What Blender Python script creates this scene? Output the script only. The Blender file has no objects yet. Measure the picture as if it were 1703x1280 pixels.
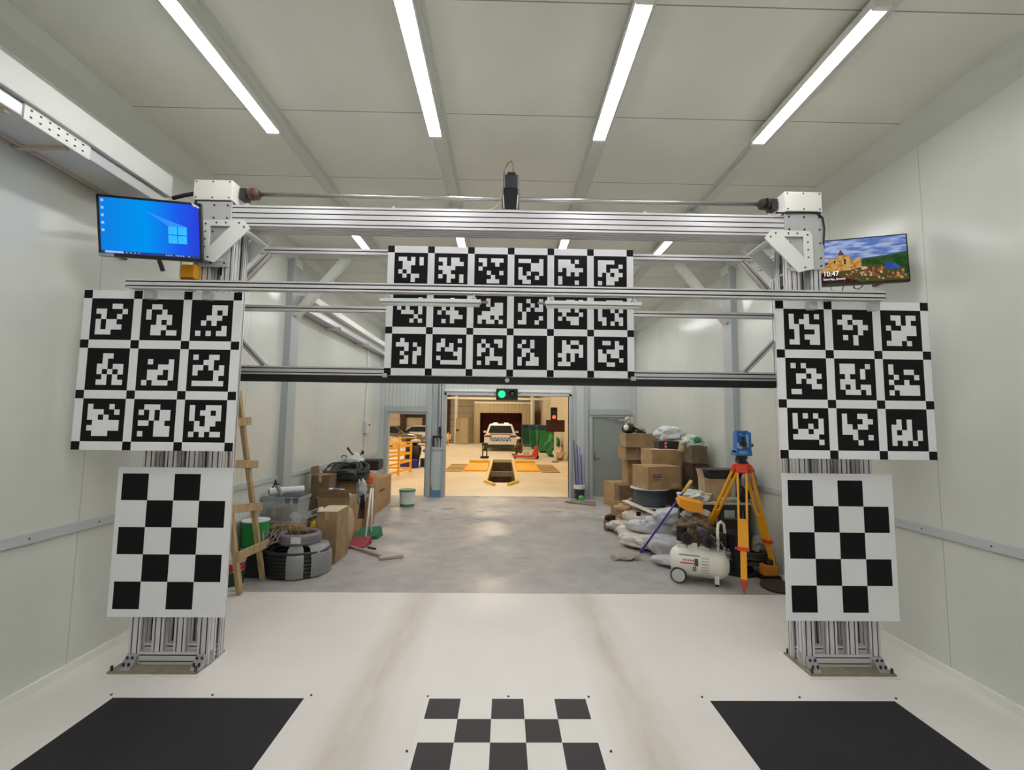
import bpy, bmesh, math, random
from mathutils import Vector, Matrix, noise
# ------------------------------------------------------------------ camera
sc = bpy.context.scene
COL = sc.collection
W, H, FPX, EYE = 1703, 1280, 755.3, 1.767
R_ = Vector((0.99978761, -0.01678454, 0.0119591))
D_ = Vector((0.01329694, 0.08200136, -0.99654351))
F_ = Vector((0.01574587, 0.99649087, 0.08220712))
cam = bpy.data.cameras.new('camera'); co = bpy.data.objects.new('camera', cam); COL.objects.link(co)
cam.sensor_fit = 'HORIZONTAL'; cam.sensor_width = 36.0; cam.lens = 36.0*FPX/W
cam.clip_start = 0.05; cam.clip_end = 200
cm = Matrix((( R_.x, -D_.x, -F_.x, 0), (R_.y, -D_.y, -F_.y, 0), (R_.z, -D_.z, -F_.z, EYE), (0, 0, 0, 1)))
co.matrix_world = cm
sc.camera = co
# ------------------------------------------------------------------ world, exposure
wd = bpy.data.worlds.new('world'); sc.world = wd; wd.use_nodes = True
wd.node_tree.nodes['Background'].inputs[0].default_value = (0.55, 0.6, 0.65, 1)
wd.node_tree.nodes['Background'].inputs[1].default_value = 0.3
sc.view_settings.view_transform = 'Standard'; sc.view_settings.look = 'None'
sc.view_settings.exposure = 0.0; sc.view_settings.gamma = 1.0
sc.view_settings.use_curve_mapping = False
LAMP_STRENGTH = 36.0
HALL_STRENGTH = 275.0

def P(px, py, X=None, Y=None, Z=None):
    """a point of the place seen in this direction, on a plane X=, Y= or Z="""
    d = R_*((px-W/2)/FPX) + D_*((py-H/2)/FPX) + F_
    t = X/d.x if X is not None else (Y/d.y if Y is not None else (Z-EYE)/d.z)
    return Vector((0, 0, EYE)) + d*t
# ------------------------------------------------------------------ materials
def lin(c):
    return tuple(((v/255)/12.92 if v/255 <= 0.04045 else ((v/255+0.055)/1.055)**2.4) for v in c)
MATS = {}
def mat(name, rgb, rough=0.55, metal=0.0, var=0.0, scale=8.0, soft=0.12, bump=0.0, bscale=None, spec=0.5, emit=None, es=1.0, alpha=None, trans=0.0, rgb2=None, stretch=None, coat=0.0):
    if name in MATS: return MATS[name]
    m = bpy.data.materials.new(name); m.use_nodes = True; nt = m.node_tree; b = nt.nodes['Principled BSDF']
    c = lin(rgb); b.inputs['Base Color'].default_value = (*c, 1)
    b.inputs['Roughness'].default_value = rough; b.inputs['Metallic'].default_value = metal
    b.inputs['Specular IOR Level'].default_value = spec
    b.inputs['Coat Weight'].default_value = coat
    if trans: b.inputs['Transmission Weight'].default_value = trans
    if alpha is not None: b.inputs['Alpha'].default_value = alpha
    tc = nt.nodes.new('ShaderNodeTexCoord'); src = tc.outputs['Object']
    if stretch:
        mp = nt.nodes.new('ShaderNodeMapping'); mp.inputs['Scale'].default_value = stretch
        nt.links.new(src, mp.inputs['Vector']); src = mp.outputs['Vector']
    if var or rgb2:
        n = nt.nodes.new('ShaderNodeTexNoise'); n.inputs['Scale'].default_value = scale; n.inputs['Detail'].default_value = 5
        nt.links.new(src, n.inputs['Vector'])
        mx = nt.nodes.new('ShaderNodeMix'); mx.data_type = 'RGBA'
        c2 = lin(rgb2) if rgb2 else tuple(max(0, v*(1-var)) for v in c)
        c1 = c if rgb2 else tuple(min(1, v*(1+var)) for v in c)
        mx.inputs['A'].default_value = (*c1, 1); mx.inputs['B'].default_value = (*c2, 1)
        cr = nt.nodes.new('ShaderNodeValToRGB'); cr.color_ramp.elements[0].position = 0.5-soft; cr.color_ramp.elements[1].position = 0.5+soft
        nt.links.new(n.outputs['Fac'], cr.inputs['Fac']); nt.links.new(cr.outputs['Color'], mx.inputs['Factor'])
        nt.links.new(mx.outputs['Result'], b.inputs['Base Color'])
    if bump:
        n2 = nt.nodes.new('ShaderNodeTexNoise'); n2.inputs['Scale'].default_value = bscale or scale*2; n2.inputs['Detail'].default_value = 4
        nt.links.new(src, n2.inputs['Vector'])
        bp = nt.nodes.new('ShaderNodeBump'); bp.inputs['Strength'].default_value = bump; bp.inputs['Distance'].default_value = 0.02
        nt.links.new(n2.outputs['Fac'], bp.inputs['Height']); nt.links.new(bp.outputs['Normal'], b.inputs['Normal'])
    if emit:
        b.inputs['Emission Color'].default_value = (*lin(emit), 1); b.inputs['Emission Strength'].default_value = es
    MATS[name] = m
    return m

def line_mat(name, rgb, axis, period, width, offset=0.0, dark=0.72, rough=0.3, ribs=None, spec=0.5, var=0.03):
    """painted sandwich panel with thin joint lines every `period` metres along one axis"""
    m = mat(name, rgb, rough, spec=spec, var=var, scale=1.3)
    nt = m.node_tree; b = nt.nodes['Principled BSDF']; L = nt.links
    geo = nt.nodes.new('ShaderNodeNewGeometry'); sp = nt.nodes.new('ShaderNodeSeparateXYZ'); L.new(geo.outputs['Position'], sp.inputs[0])
    def math_(op, a, bb):
        n = nt.nodes.new('ShaderNodeMath'); n.operation = op
        for i, v in enumerate((a, bb)):
            if v is None: continue
            if isinstance(v, (int, float)): n.inputs[i].default_value = v
            else: L.new(v, n.inputs[i])
        return n.outputs[0]
    p = sp.outputs[axis]
    q = math_('SUBTRACT', p, offset); q = math_('DIVIDE', q, period); q = math_('FRACT', q, None)
    q = math_('SUBTRACT', q, 0.5); q = math_('ABSOLUTE', q, None)
    ln = math_('GREATER_THAN', q, 0.5 - width/period/2)
    old = b.inputs['Base Color'].links[0].from_socket
    mx = nt.nodes.new('ShaderNodeMix'); mx.data_type = 'RGBA'
    L.new(ln, mx.inputs['Factor']); L.new(old, mx.inputs['A']); mx.inputs['B'].default_value = (*[v*dark*dark for v in lin(rgb)], 1)
    L.new(mx.outputs['Result'], b.inputs['Base Color'])
    if ribs:
        ax, per, st = ribs
        r = math_('MULTIPLY', sp.outputs[ax], 2*math.pi/per); r = math_('SINE', r, None)
        bp = nt.nodes.new('ShaderNodeBump'); bp.inputs['Strength'].default_value = st; bp.inputs['Distance'].default_value = 0.004
        L.new(r, bp.inputs['Height']); L.new(bp.outputs['Normal'], b.inputs['Normal'])
    return m

def alu(): return mat('aluminium', (214, 212, 214), 0.36, 0.35, var=0.03, scale=3)
M_ = lambda: None
ALU = [alu(), mat('slot_strip', (26, 25, 28), 0.6)]  # second material paints the dark inside of the slots
WHITEP = mat('white_paint', (226, 226, 220), 0.35)
BLACKP = mat('black_plastic', (22, 22, 24), 0.45)
CARD = mat('cardboard', (172, 138, 98), 0.85, var=0.10, scale=6)
CARD2 = mat('cardboard_dusty', (158, 130, 96), 0.88, var=0.14, scale=5)
CARD3 = mat('cardboard_dark', (118, 94, 70), 0.88, var=0.15, scale=6)
TAPE = mat('packing_tape', (190, 160, 118), 0.25)
STEELD = mat('dark_steel', (58, 56, 56), 0.4, 0.6)
YEL = mat('yellow_paint', (245, 170, 20), 0.4)
ORG = mat('orange_red_paint', (222, 62, 24), 0.45)
# ------------------------------------------------------------------ mesh builder
class MB:
    def __init__(s, M=None): s.v = []; s.f = []; s.m = []; s.M = M or Matrix.Identity(4)
    def add(s, vs, fs, m=0, L=None):
        o = len(s.v); T = s.M @ L if L is not None else s.M
        s.v += [T @ Vector(p) for p in vs]
        s.f += [[o+i for i in f] for f in fs]; s.m += ([m]*len(fs) if isinstance(m, int) else list(m)); return s
    def box(s, a, b, m=0, L=None):
        x0, y0, z0 = a; x1, y1, z1 = b
        x0, x1 = min(x0, x1), max(x0, x1); y0, y1 = min(y0, y1), max(y0, y1); z0, z1 = min(z0, z1), max(z0, z1)
        return s.add([(x0,y0,z0),(x1,y0,z0),(x1,y1,z0),(x0,y1,z0),(x0,y0,z1),(x1,y0,z1),(x1,y1,z1),(x0,y1,z1)],
                     [(0,3,2,1),(4,5,6,7),(0,1,5,4),(1,2,6,5),(2,3,7,6),(3,0,4,7)], m, L)
    def bar(s, p, q, w, h, m=0, up=(0,0,1)):
        p, q = Vector(p), Vector(q); d = (q-p).normalized(); u = Vector(up)
        sx = d.cross(u)
        if sx.length < 1e-4: sx = d.cross(Vector((0,1,0)))
        sx.normalize(); uy = sx.cross(d)
        vs = [e + sx*(a*w/2) + uy*(b*h/2) for e in (p, q) for a, b in ((-1,-1),(1,-1),(1,1),(-1,1))]
        return s.add(vs, [(0,1,2,3),(7,6,5,4),(0,4,5,1),(1,5,6,2),(2,6,7,3),(3,7,4,0)], m)
    def poly_ext(s, poly, p, q, up=(0,0,1), m=0):
        p, q = Vector(p), Vector(q); d = (q-p).normalized(); u = Vector(up)
        sx = d.cross(u)
        if sx.length < 1e-4: sx = d.cross(Vector((0,1,0)))
        sx.normalize(); uy = sx.cross(d); n = len(poly)
        vs = [e + sx*a + uy*b for e in (p, q) for a, b in poly]
        return s.add(vs, [[n-1-i for i in range(n)], [n+i for i in range(n)]] + [(i, (i+1) % n, n+(i+1) % n, n+i) for i in range(n)], m)
    def slot(s, p, q, w=0.04, h=0.04, nw=1, nh=1, up=(0,0,1), m=0, sl=0.009, dp=0.014):
        pts, floors = [], []       # shallow grooves, floors painted black for the shade inside a deep slot
        def side(a, b, n):
            a, b = Vector(a), Vector(b); t = (b-a).normalized(); inn = Vector((-t.y, t.x)); L = (b-a).length
            pts.append(a)
            for k in range(n):
                c = a + t*(L*(k+0.5)/n)
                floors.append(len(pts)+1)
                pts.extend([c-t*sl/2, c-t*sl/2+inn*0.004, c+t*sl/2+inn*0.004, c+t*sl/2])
        x, y = w/2, h/2
        side((-x,-y),(x,-y),nw); side((x,-y),(x,y),nh); side((x,y),(-x,y),nw); side((-x,y),(-x,-y),nh)
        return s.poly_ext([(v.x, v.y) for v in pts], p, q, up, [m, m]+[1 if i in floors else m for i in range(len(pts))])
    def cyl(s, p, q, r, r2=None, n=16, m=0, cap=True):
        p, q = Vector(p), Vector(q); r2 = r if r2 is None else r2; d = (q-p).normalized()
        a = d.cross(Vector((0,0,1)));
        if a.length < 1e-3: a = Vector((1,0,0))
        a.normalize(); b = d.cross(a)
        vs = [e + (a*math.cos(2*math.pi*i/n) + b*math.sin(2*math.pi*i/n))*rr for e, rr in ((p, r), (q, r2)) for i in range(n)]
        fs = [(i, (i+1) % n, n+(i+1) % n, n+i) for i in range(n)]
        if cap: fs += [[n-1-i for i in range(n)], [n+i for i in range(n)]]
        return s.add(vs, fs, m)
    def lathe(s, prof, c=(0,0,0), ax=(0,0,1), n=24, m=0):
        c = Vector(c); d = Vector(ax).normalized(); a = d.cross(Vector((0,0,1)))
        if a.length < 1e-3: a = Vector((1,0,0))
        a.normalize(); b = d.cross(a); k = len(prof)
        vs = [c + d*z + (a*math.cos(2*math.pi*i/n)+b*math.sin(2*math.pi*i/n))*max(r, 1e-4) for r, z in prof for i in range(n)]
        fs = [(j*n+i, j*n+(i+1) % n, (j+1)*n+(i+1) % n, (j+1)*n+i) for j in range(k-1) for i in range(n)]
        fs += [[n-1-i for i in range(n)], [(k-1)*n+i for i in range(n)]]
        return s.add(vs, fs, m)
    def tube(s, pts, r, n=6, m=0, closed=False):
        pts = [Vector(p) for p in pts]; N = len(pts); vs = []; a = None
        for i, p in enumerate(pts):
            t = (pts[(i+1) % N]-pts[i-1]) if (closed or 0 < i < N-1) else (pts[1]-pts[0] if i == 0 else pts[-1]-pts[-2])
            t = t.normalized() if t.length > 1e-9 else Vector((0,0,1))
            if a is None:
                a = t.cross(Vector((0,0,1)));
                if a.length < 1e-3: a = Vector((1,0,0))
            a = a - t*a.dot(t)
            if a.length < 1e-6: a = t.orthogonal()
            a.normalize(); b = t.cross(a)
            vs += [p + (a*math.cos(2*math.pi*k/n)+b*math.sin(2*math.pi*k/n))*r for k in range(n)]
        fs = []
        for i in range(N if closed else N-1):
            j = (i+1) % N
            fs += [(i*n+k, i*n+(k+1) % n, j*n+(k+1) % n, j*n+k) for k in range(n)]
        if not closed: fs += [[n-1-k for k in range(n)], [(N-1)*n+k for k in range(n)]]
        return s.add(vs, fs, m)
    def coil(s, c, R, r, turns, h, jit=0.0, seed=1, n=5, m=0, seg=28, flat=1.0, tilt=(0,0)):
        rd = random.Random(seed); pts = []; c = Vector(c); RR = R; zz = 0; 
        for i in range(int(turns*seg)):
            t = i/seg
            if i % seg == 0: RR = R*(1+rd.uniform(-jit, jit)); zz = rd.uniform(0, 1)*h if jit else 0
            z = (zz if jit else h*t/turns) + 0.004*math.sin(i)
            a = 2*math.pi*t
            x, y = RR*math.cos(a), RR*flat*math.sin(a)
            pts.append(c + Vector((x, y, z + x*tilt[0] + y*tilt[1])))
        return s.tube(pts, r, n, m)
    def blob(s, c, rad, seed=0, amp=0.15, freq=2.0, lev=4, flat=None, boxy=1.0, m=0, L=None, crease=0.0):
        bm = bmesh.new(); bmesh.ops.create_icosphere(bm, subdivisions=lev, radius=1.0)
        off = Vector((seed*7.3, seed*3.1, seed*5.7)); vs = []
        for v in bm.verts:
            p = v.co.normalized()
            if boxy != 1.0:
                p = Vector([math.copysign(abs(t)**boxy, t) for t in p])
            k = 1 + amp*noise.noise(v.co*freq + off)*1.6
            if crease: k -= crease*abs(noise.noise(v.co*freq*2.7 + off*2))*1.5 + crease*0.5*abs(noise.noise(v.co*freq*6 + off))
            q = Vector((p.x*rad[0]*k, p.y*rad[1]*k, p.z*rad[2]*k))
            if flat is not None and q.z < -flat: q.z = -flat - (q.z+flat)*-0.03
            vs.append(q + Vector(c) if L is None else q)
        fs = [[v.index for v in f.verts] for f in bm.faces]; bm.free()
        if L is None: return s.add(vs, fs, m)
        return s.add(vs, fs, m, Matrix.Translation(Vector(c)) @ L)
    def build(s, name, mats, parent=None, smooth=False, bevel=0.0, loc=None):
        me = bpy.data.meshes.new(name); o = bpy.data.objects.new(name, me); COL.objects.link(o)
        base = parent['_w'] if parent is not None else (Vector(loc) if loc is not None else s.base())
        base = Vector(base)
        me.from_pydata([tuple(v-base) for v in s.v], [], s.f)
        mats = mats if isinstance(mats, (list, tuple)) else [mats]
        for mm in mats: me.materials.append(mm)
        if len(mats) > 1: me.polygons.foreach_set('material_index', s.m)
        bm = bmesh.new(); bm.from_mesh(me); bmesh.ops.recalc_face_normals(bm, faces=bm.faces); bm.to_mesh(me); bm.free()
        if smooth: me.polygons.foreach_set('use_smooth', [True]*len(me.polygons))
        me.update()
        o['_w'] = tuple(base)
        if parent is not None: o.parent = parent; o.location = base - Vector(parent['_w'])
        else: o.location = base
        if bevel:
            b = o.modifiers.new('bevel', 'BEVEL'); b.width = bevel; b.segments = 2; b.limit_method = 'ANGLE'; b.angle_limit = 0.6
        if smooth == 'auto' or (smooth and bevel): pass
        return o
    def base(s):
        xs = [v.x for v in s.v]; ys = [v.y for v in s.v]; zs = [v.z for v in s.v]
        return Vector(((min(xs)+max(xs))/2, (min(ys)+max(ys))/2, min(zs)))

def tag(o, label, cat, group=None, kind=None):
    o['label'] = label; o['category'] = cat
    if group: o['group'] = group
    if kind: o['kind'] = kind
    return o
def thing(name, label, cat, loc, group=None):
    o = bpy.data.objects.new(name, None); COL.objects.link(o); o.location = loc; o.empty_display_size = 0.1
    o['_w'] = tuple(loc); return tag(o, label, cat, group)
def single(name, mb, mats, label, cat, group=None, **k):
    return tag(mb.build(name, mats, **k), label, cat, group)
def struct(name, mb, mats, **k):
    o = mb.build(name, mats, **k); o['kind'] = 'structure'; return o
def move_copy(root, delta, label=None, group=None):
    """copy a thing with its parts and sub-parts"""
    def cp(o, parent):
        c = o.copy(); COL.objects.link(c)
        if parent is not None: c.parent = parent
        for ch in [x for x in bpy.data.objects if x.parent == o and x != c]: cp(ch, c)
        return c
    r = cp(root, None); r.location = root.location + Vector(delta); r['_w'] = tuple(Vector(root['_w'])+Vector(delta))
    if label: r['label'] = label
    if group: r['group'] = group
    return r
def rotz(c, a): return Matrix.Translation(Vector(c)) @ Matrix.Rotation(a, 4, 'Z')
# ================================================================== THE ROOM
XL, XR, YB, YF, ZC = -3.026, 3.227, -3.0, 11.0, 4.15
wallm = line_mat('wall_panel', (206, 208, 200), 'Y', 1.0, 0.006, 0.36, 0.8, 0.22)
wallr = line_mat('wall_panel_ribbed', (196, 201, 199), 'X', 1.02, 0.006, 0.0, 0.8, 0.3, ribs=('X', 0.09, 0.5))
ceilm = line_mat('ceiling_panel', (226, 227, 217), 'Y', 0.96, 0.008, 0.47, 0.6, 0.45)
TRIM = mat('trim_paint', (208, 210, 203), 0.4)
GREYT = mat('grey_steel_trim', (172, 178, 178), 0.4)
# floors -----------------------------------------------------------
def white_floor():
    m = mat('white_epoxy', (222, 217, 212), 0.38, var=0.025, scale=1.5); nt = m.node_tree; L = nt.links; b = nt.nodes['Principled BSDF']
    geo = nt.nodes.new('ShaderNodeNewGeometry'); sp = nt.nodes.new('ShaderNodeSeparateXYZ'); L.new(geo.outputs['Position'], sp.inputs[0])
    def mt(op, a, bb=None, cc=None):
        n = nt.nodes.new('ShaderNodeMath'); n.operation = op
        for i, v in enumerate((a, bb, cc)):
            if v is None: continue
            if isinstance(v, (int, float)): n.inputs[i].default_value = v
            else: L.new(v, n.inputs[i])
        return n.outputs[0]
    ns = nt.nodes.new('ShaderNodeTexNoise'); ns.inputs['Scale'].default_value = 5; ns.inputs['Detail'].default_value = 6
    mp = nt.nodes.new('ShaderNodeMapping'); mp.inputs['Scale'].default_value = (1.8, 0.35, 1); L.new(geo.outputs['Position'], mp.inputs[0]); L.new(mp.outputs[0], ns.inputs[0])
    x = mt('ABSOLUTE', sp.outputs['X']); x = mt('SUBTRACT', x, 0.83); x = mt('ABSOLUTE', x)
    x = mt('DIVIDE', x, 0.24); x = mt('SUBTRACT', 1.0, x); x = mt('MAXIMUM', x, 0.0)
    f = mt('MULTIPLY', x, ns.outputs['Fac']); f = mt('MULTIPLY', f, 0.75); f = mt('MINIMUM', f, 1.0)
    old = b.inputs['Base Color'].links[0].from_socket
    mx = nt.nodes.new('ShaderNodeMix'); mx.data_type = 'RGBA'; L.new(f, mx.inputs['Factor']); L.new(old, mx.inputs['A'])
    mx.inputs['B'].default_value = (*lin((160, 140, 98)), 1); L.new(mx.outputs['Result'], b.inputs['Base Color'])
    return m
def concrete():
    m = mat('concrete', (176, 171, 168), 0.5, rgb2=(152, 148, 145), scale=5.5, soft=0.24, bump=0.1, bscale=20); nt = m.node_tree; L = nt.links; b = nt.nodes['Principled BSDF']
    n = nt.nodes.new('ShaderNodeTexNoise'); n.inputs['Scale'].default_value = 1.1; n.inputs['Detail'].default_value = 3
    tc = nt.nodes.new('ShaderNodeNewGeometry'); L.new(tc.outputs['Position'], n.inputs['Vector'])
    cr = nt.nodes.new('ShaderNodeMapRange'); cr.inputs['From Min'].default_value = 0.4; cr.inputs['From Max'].default_value = 0.6
    cr.inputs['To Min'].default_value = 0.34; cr.inputs['To Max'].default_value = 0.62
    L.new(n.outputs['Fac'], cr.inputs['Value']); L.new(cr.outputs['Result'], b.inputs['Roughness'])
    n3 = nt.nodes.new('ShaderNodeTexNoise'); n3.inputs['Scale'].default_value = 2.4; n3.inputs['Detail'].default_value = 7
    mp = nt.nodes.new('ShaderNodeMapping'); mp.inputs['Scale'].default_value = (0.6, 1.6, 1); mp.inputs['Location'].default_value = (3.1, 1.7, 0); L.new(tc.outputs['Position'], mp.inputs[0]); L.new(mp.outputs[0], n3.inputs[0])
    sp = nt.nodes.new('ShaderNodeSeparateXYZ'); L.new(tc.outputs['Position'], sp.inputs[0])
    r1 = nt.nodes.new('ShaderNodeMapRange'); r1.inputs['From Min'].default_value = 0.60; r1.inputs['From Max'].default_value = 0.66; L.new(n3.outputs['Fac'], r1.inputs['Value'])
    r2 = nt.nodes.new('ShaderNodeMapRange'); r2.inputs['From Min'].default_value = 7.5; r2.inputs['From Max'].default_value = 9.5; r2.inputs['To Min'].default_value = 0.12; r2.inputs['To Max'].default_value = 0.75; L.new(sp.outputs['Y'], r2.inputs['Value'])
    mm = nt.nodes.new('ShaderNodeMath'); mm.operation = 'MULTIPLY'; L.new(r1.outputs[0], mm.inputs[0]); L.new(r2.outputs[0], mm.inputs[1])
    old = b.inputs['Base Color'].links[0].from_socket
    mx = nt.nodes.new('ShaderNodeMix'); mx.data_type = 'RGBA'; L.new(mm.outputs[0], mx.inputs['Factor']); L.new(old, mx.inputs['A'])
    mx.inputs['B'].default_value = (*lin((96, 90, 84)), 1); L.new(mx.outputs['Result'], b.inputs['Base Color'])
    return m
YE = 4.875
struct('floor', MB().box((XL-0.1, YB, -0.1), (XR+0.1, YE, 0)), white_floor())
struct('floor', MB().box((XL-0.1, YE, -0.1), (XR+0.1, YF+0.12, -0.004)), concrete())
struct('ceiling', MB().box((XL-0.1, YB, ZC), (XR+0.1, YF+0.1, ZC+0.1)), ceilm)
struct('wall_left', MB().box((XL-0.1, YB, 0), (XL, YF, ZC)), wallm)
struct('wall_right', MB().box((XR, YB, 0), (XR+0.1, YF, ZC)), wallm)
struct('wall_front', MB().box((XL-0.1, YB-0.1, 0), (XR+0.1, YB, ZC)), wallm)
wb = MB(); yb0, yb1 = YF, YF+0.12
for a, b in (((XL-0.1, 0), (-2.84, ZC)), ((-2.84, 2.0), (-1.83, ZC)), ((-1.83, 0), (-1.40, ZC)), ((-1.40, 2.41), (1.56, ZC)), ((1.56, 0), (2.07, ZC)), ((2.07, 1.98), (3.05, ZC)), ((3.05, 0), (XR+0.1, ZC))):
    wb.box((a[0], yb0, a[1]), (b[0], yb1, b[1]))
struct('wall_back', wb, wallr)
# trims ------------------------------------------------------------
tn = [0]
def trim(mb, m=None, name=None, **k):
    tn[0] += 1; return struct(name or 'trim_%d' % tn[0], mb, m or TRIM, **k)
trim(MB().box((XL, YB, 0), (XL+0.022, YF, 0.055)), WHITEP, 'baseboard_left')
trim(MB().box((XR-0.022, YB, 0), (XR, YF, 0.055)), WHITEP, 'baseboard_right')
beltm = mat('belt_metal', (186, 190, 190), 0.35)
for x0, x1 in ((XL, XL+0.012), (XR-0.012, XR)):
    t = MB().box((x0-(0.008 if x0 > 0 else 0), YB, 0.962), (x1+(0.008 if x0 < 0 else 0), YF, 1.030)); trim(t, beltm, bevel=0.003)
    s = MB()
    for k in range(18):
        y = 2.0+k*0.5
        s.box((x0-0.010 if x0 > 0 else x0, y, 0.99), (x1 if x0 > 0 else x1+0.010, y+0.010, 1.000))
    trim(s, STEELD)
for sx, xw in ((1, XL), (-1, XR)):       # folded cornice along the wall tops
    t = MB()
    t.add([(xw, YB, ZC), (xw+sx*0.14, YB, ZC), (xw+sx*0.11, YB, 4.04), (xw, YB, 3.97), (xw, YF, ZC), (xw+sx*0.14, YF, ZC), (xw+sx*0.11, YF, 4.04), (xw, YF, 3.97)],
          [(0,1,2,3), (7,6,5,4), (0,4,5,1), (1,5,6,2), (2,6,7,3), (3,7,4,0)])
    trim(t)
for x in (-1.83, -0.56, 0.755, 2.12):    # channel the lamps hang from
    trim(MB().box((x-0.05, YB, ZC-0.045), (x+0.05, YF, ZC)).box((x-0.075, YB, ZC-0.012), (x+0.075, YF, ZC)), TRIM, bevel=0.004)
for xw, x2 in ((XL, XL+0.09), (XR, XR-0.09)):   # steel posts with knee braces
    trim(MB().box((xw, 6.18, 0.0), (x2, 6.42, 4.0)), GREYT if xw > 0 else GREYT)
    trim(MB().bar((x2, 6.3, 3.22), (x2+(0.72 if xw < 0 else -0.72), 6.3, 4.1), 0.1, 0.1), TRIM)
    trim(MB().box((x2-0.02, 6.2, 3.9), (x2+0.02, 6.4, 4.08)), TRIM)
trim(MB().box((XL, 6.26, 4.03), (XR, 6.34, 4.12)), TRIM)
# white cable duct of the left wall
d = thing('wall_cable_duct', 'long white sheet metal duct high on the left wall, nearest the camera', 'duct', (-2.8, 1.0, 3.5))
MB().box((-2.96, -2.9, 3.50), (-2.65, 3.50, 3.675)).build('duct_body', mat('duct_paint', (206, 207, 202), 0.4), d, bevel=0.006)
MB().box((-2.95, -2.9, 3.415), (-2.68, 3.46, 3.492)).build('lower_channel', mat('channel_grey', (198, 200, 200), 0.3, 0.2), d, bevel=0.004)
for y in (-1.6, 0.2, 2.36, 2.70): MB().bar((-3.02, y, 3.405), (-2.70, y, 3.405), 0.025, 0.018).build('bracket', mat('pinkish_bracket', (196, 176, 162), 0.5), d)
f_ = MB().box((-2.965, -2.9, 3.40), (-2.95, 3.46, 3.42)); f_.build('edge_strip', mat('pinkish_bracket', (196, 176, 162)), d)
tb = MB().box((-2.682, 2.42, 3.405), (-2.672, 2.82, 3.498))
for k in range(7):
    for z in (3.43, 3.47): tb.box((-2.6725, 2.45+0.052*k, z), (-2.668, 2.460+0.052*k, z+0.008), 1)
tb.build('joint_plate', [WHITEP, STEELD], d)
d2 = thing('wall_cable_duct', 'white sheet metal duct high on left wall beyond the gantry', 'duct', (-2.85, 8.5, 3.45))
MB().box((-2.98, 6.5, 3.46), (-2.76, 10.95, 3.56)).build('duct_body', WHITEP, d2, bevel=0.006)
MB().box((-3.0, 6.5, 3.325), (-2.85, 10.95, 3.46)).build('lower_channel', MATS['channel_grey'], d2)
for y in (7.6, 9.2): MB().bar((-3.02, y, 3.30), (-2.76, y, 3.30), 0.06, 0.05).build('bracket', TRIM, d2)
# doors and frames of the far wall
fr = MB()
for x0, x1, z in ((-1.40, 1.56, 2.41),):
    fr.box((x0-0.055, YF-0.04, 0), (x0, YF+0.13, z+0.055)).box((x1, YF-0.04, 0), (x1+0.055, YF+0.13, z+0.055)).box((x0-0.055, YF-0.04, z), (x1+0.055, YF+0.13, z+0.055))
trim(fr, mat('frame_steel', (186, 192, 194), 0.3, 0.2))
trim(MB().box((-1.46, YF-0.03, 2.50), (1.6, YF, 2.56)), WHITEP)
fr = MB()
for x0, x1, z in ((-2.84, -1.83, 2.0), (2.07, 3.05, 1.98)):
    fr.box((x0-0.02, YF-0.05, z), (x1+0.03, YF, z+0.13))
    fr.box((x0-0.02, YF-0.03, 0), (x0+0.06, YF+0.13, z)).box((x1-0.06, YF-0.03, 0), (x1+0.02, YF+0.13, z)).box((x0, YF-0.02, z-0.06), (x1, YF+0.13, z))
trim(fr, GREYT)
dg = struct('door_1', MB().box((2.13, YF+0.01, 0.02), (2.99, YF+0.05, 1.92)), mat('grey_door', (142, 149, 144), 0.45), bevel=0.003)
h = MB().bar((2.17, YF-0.03, 0.93), (2.30, YF-0.03, 0.93), 0.02, 0.02); h.box((2.165, YF, 0.88), (2.195, YF+0.015, 1.06)); h.box((2.17, YF-0.03, 0.92), (2.19, YF+0.01, 0.94))
h.build('door_handle', mat('chrome', (210, 210, 212), 0.2, 1.0), dg)
MB().box((2.75, YF-0.03, 1.83), (2.95, YF+0.01, 1.88)).bar((2.75, YF-0.03, 1.87), (2.55, YF-0.06, 1.90), 0.02, 0.015).build('door_closer', GREYT, dg)
# vertical steel members left of the opening
v = MB()
for x, w in ((-1.79, 0.10), (-1.62, 0.03), (-1.54, 0.03), (-1.48, 0.05)): v.box((x-w/2, YF-0.09, 0), (x+w/2, YF, 2.9))
trim(v, GREYT)
v = MB(); v.box((1.66, YF-0.03, 0), (1.72, YF, ZC)); v.box((1.93, YF-0.06, 0), (2.02, YF, ZC)); trim(v, GREYT)
rb = thing('door_recess_box', 'grey steel guide housing with blue foot between the two left openings', 'housing', (-1.62, YF-0.1, 0))
MB().box((-1.72, YF-0.13, 1.08), (-1.46, YF-0.09, 1.16)).box((-1.72, YF-0.13, 0.25), (-1.68, YF-0.09, 1.1)).box((-1.5, YF-0.13, 0.25), (-1.46, YF-0.09, 1.1)).build('frame', GREYT, rb)
MB().box((-1.68, YF-0.12, 0.16), (-1.50, YF-0.09, 1.1)).build('cover_plate', mat('pale_steel', (184, 196, 198), 0.3), rb)
MB().box((-1.70, YF-0.14, 0.0), (-1.48, YF-0.09, 0.16)).build('foot', mat('blue_foot', (92, 132, 168), 0.4), rb)
MB().box((-1.70, YF-0.13, 1.18), (-1.66, YF-0.1, 1.42)).box((-1.70, YF-0.13, 1.38), (-1.48, YF-0.1, 1.43)).build('latch', STEELD, rb)
MB().box((-1.56, YF-0.12, 1.46), (-1.50, YF-0.09, 1.64)).build('handle', BLACKP, rb)
jb = thing('junction_box', 'grey electrical junction box with conduits on left wall by the small opening', 'junction box', (XL, 10.0, 1.6))
MB().box((XL+0.002, 9.8, 1.50), (XL+0.09, 10.1, 1.75)).build('box', mat('box_grey', (200, 202, 200), 0.4), jb, bevel=0.006)
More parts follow.
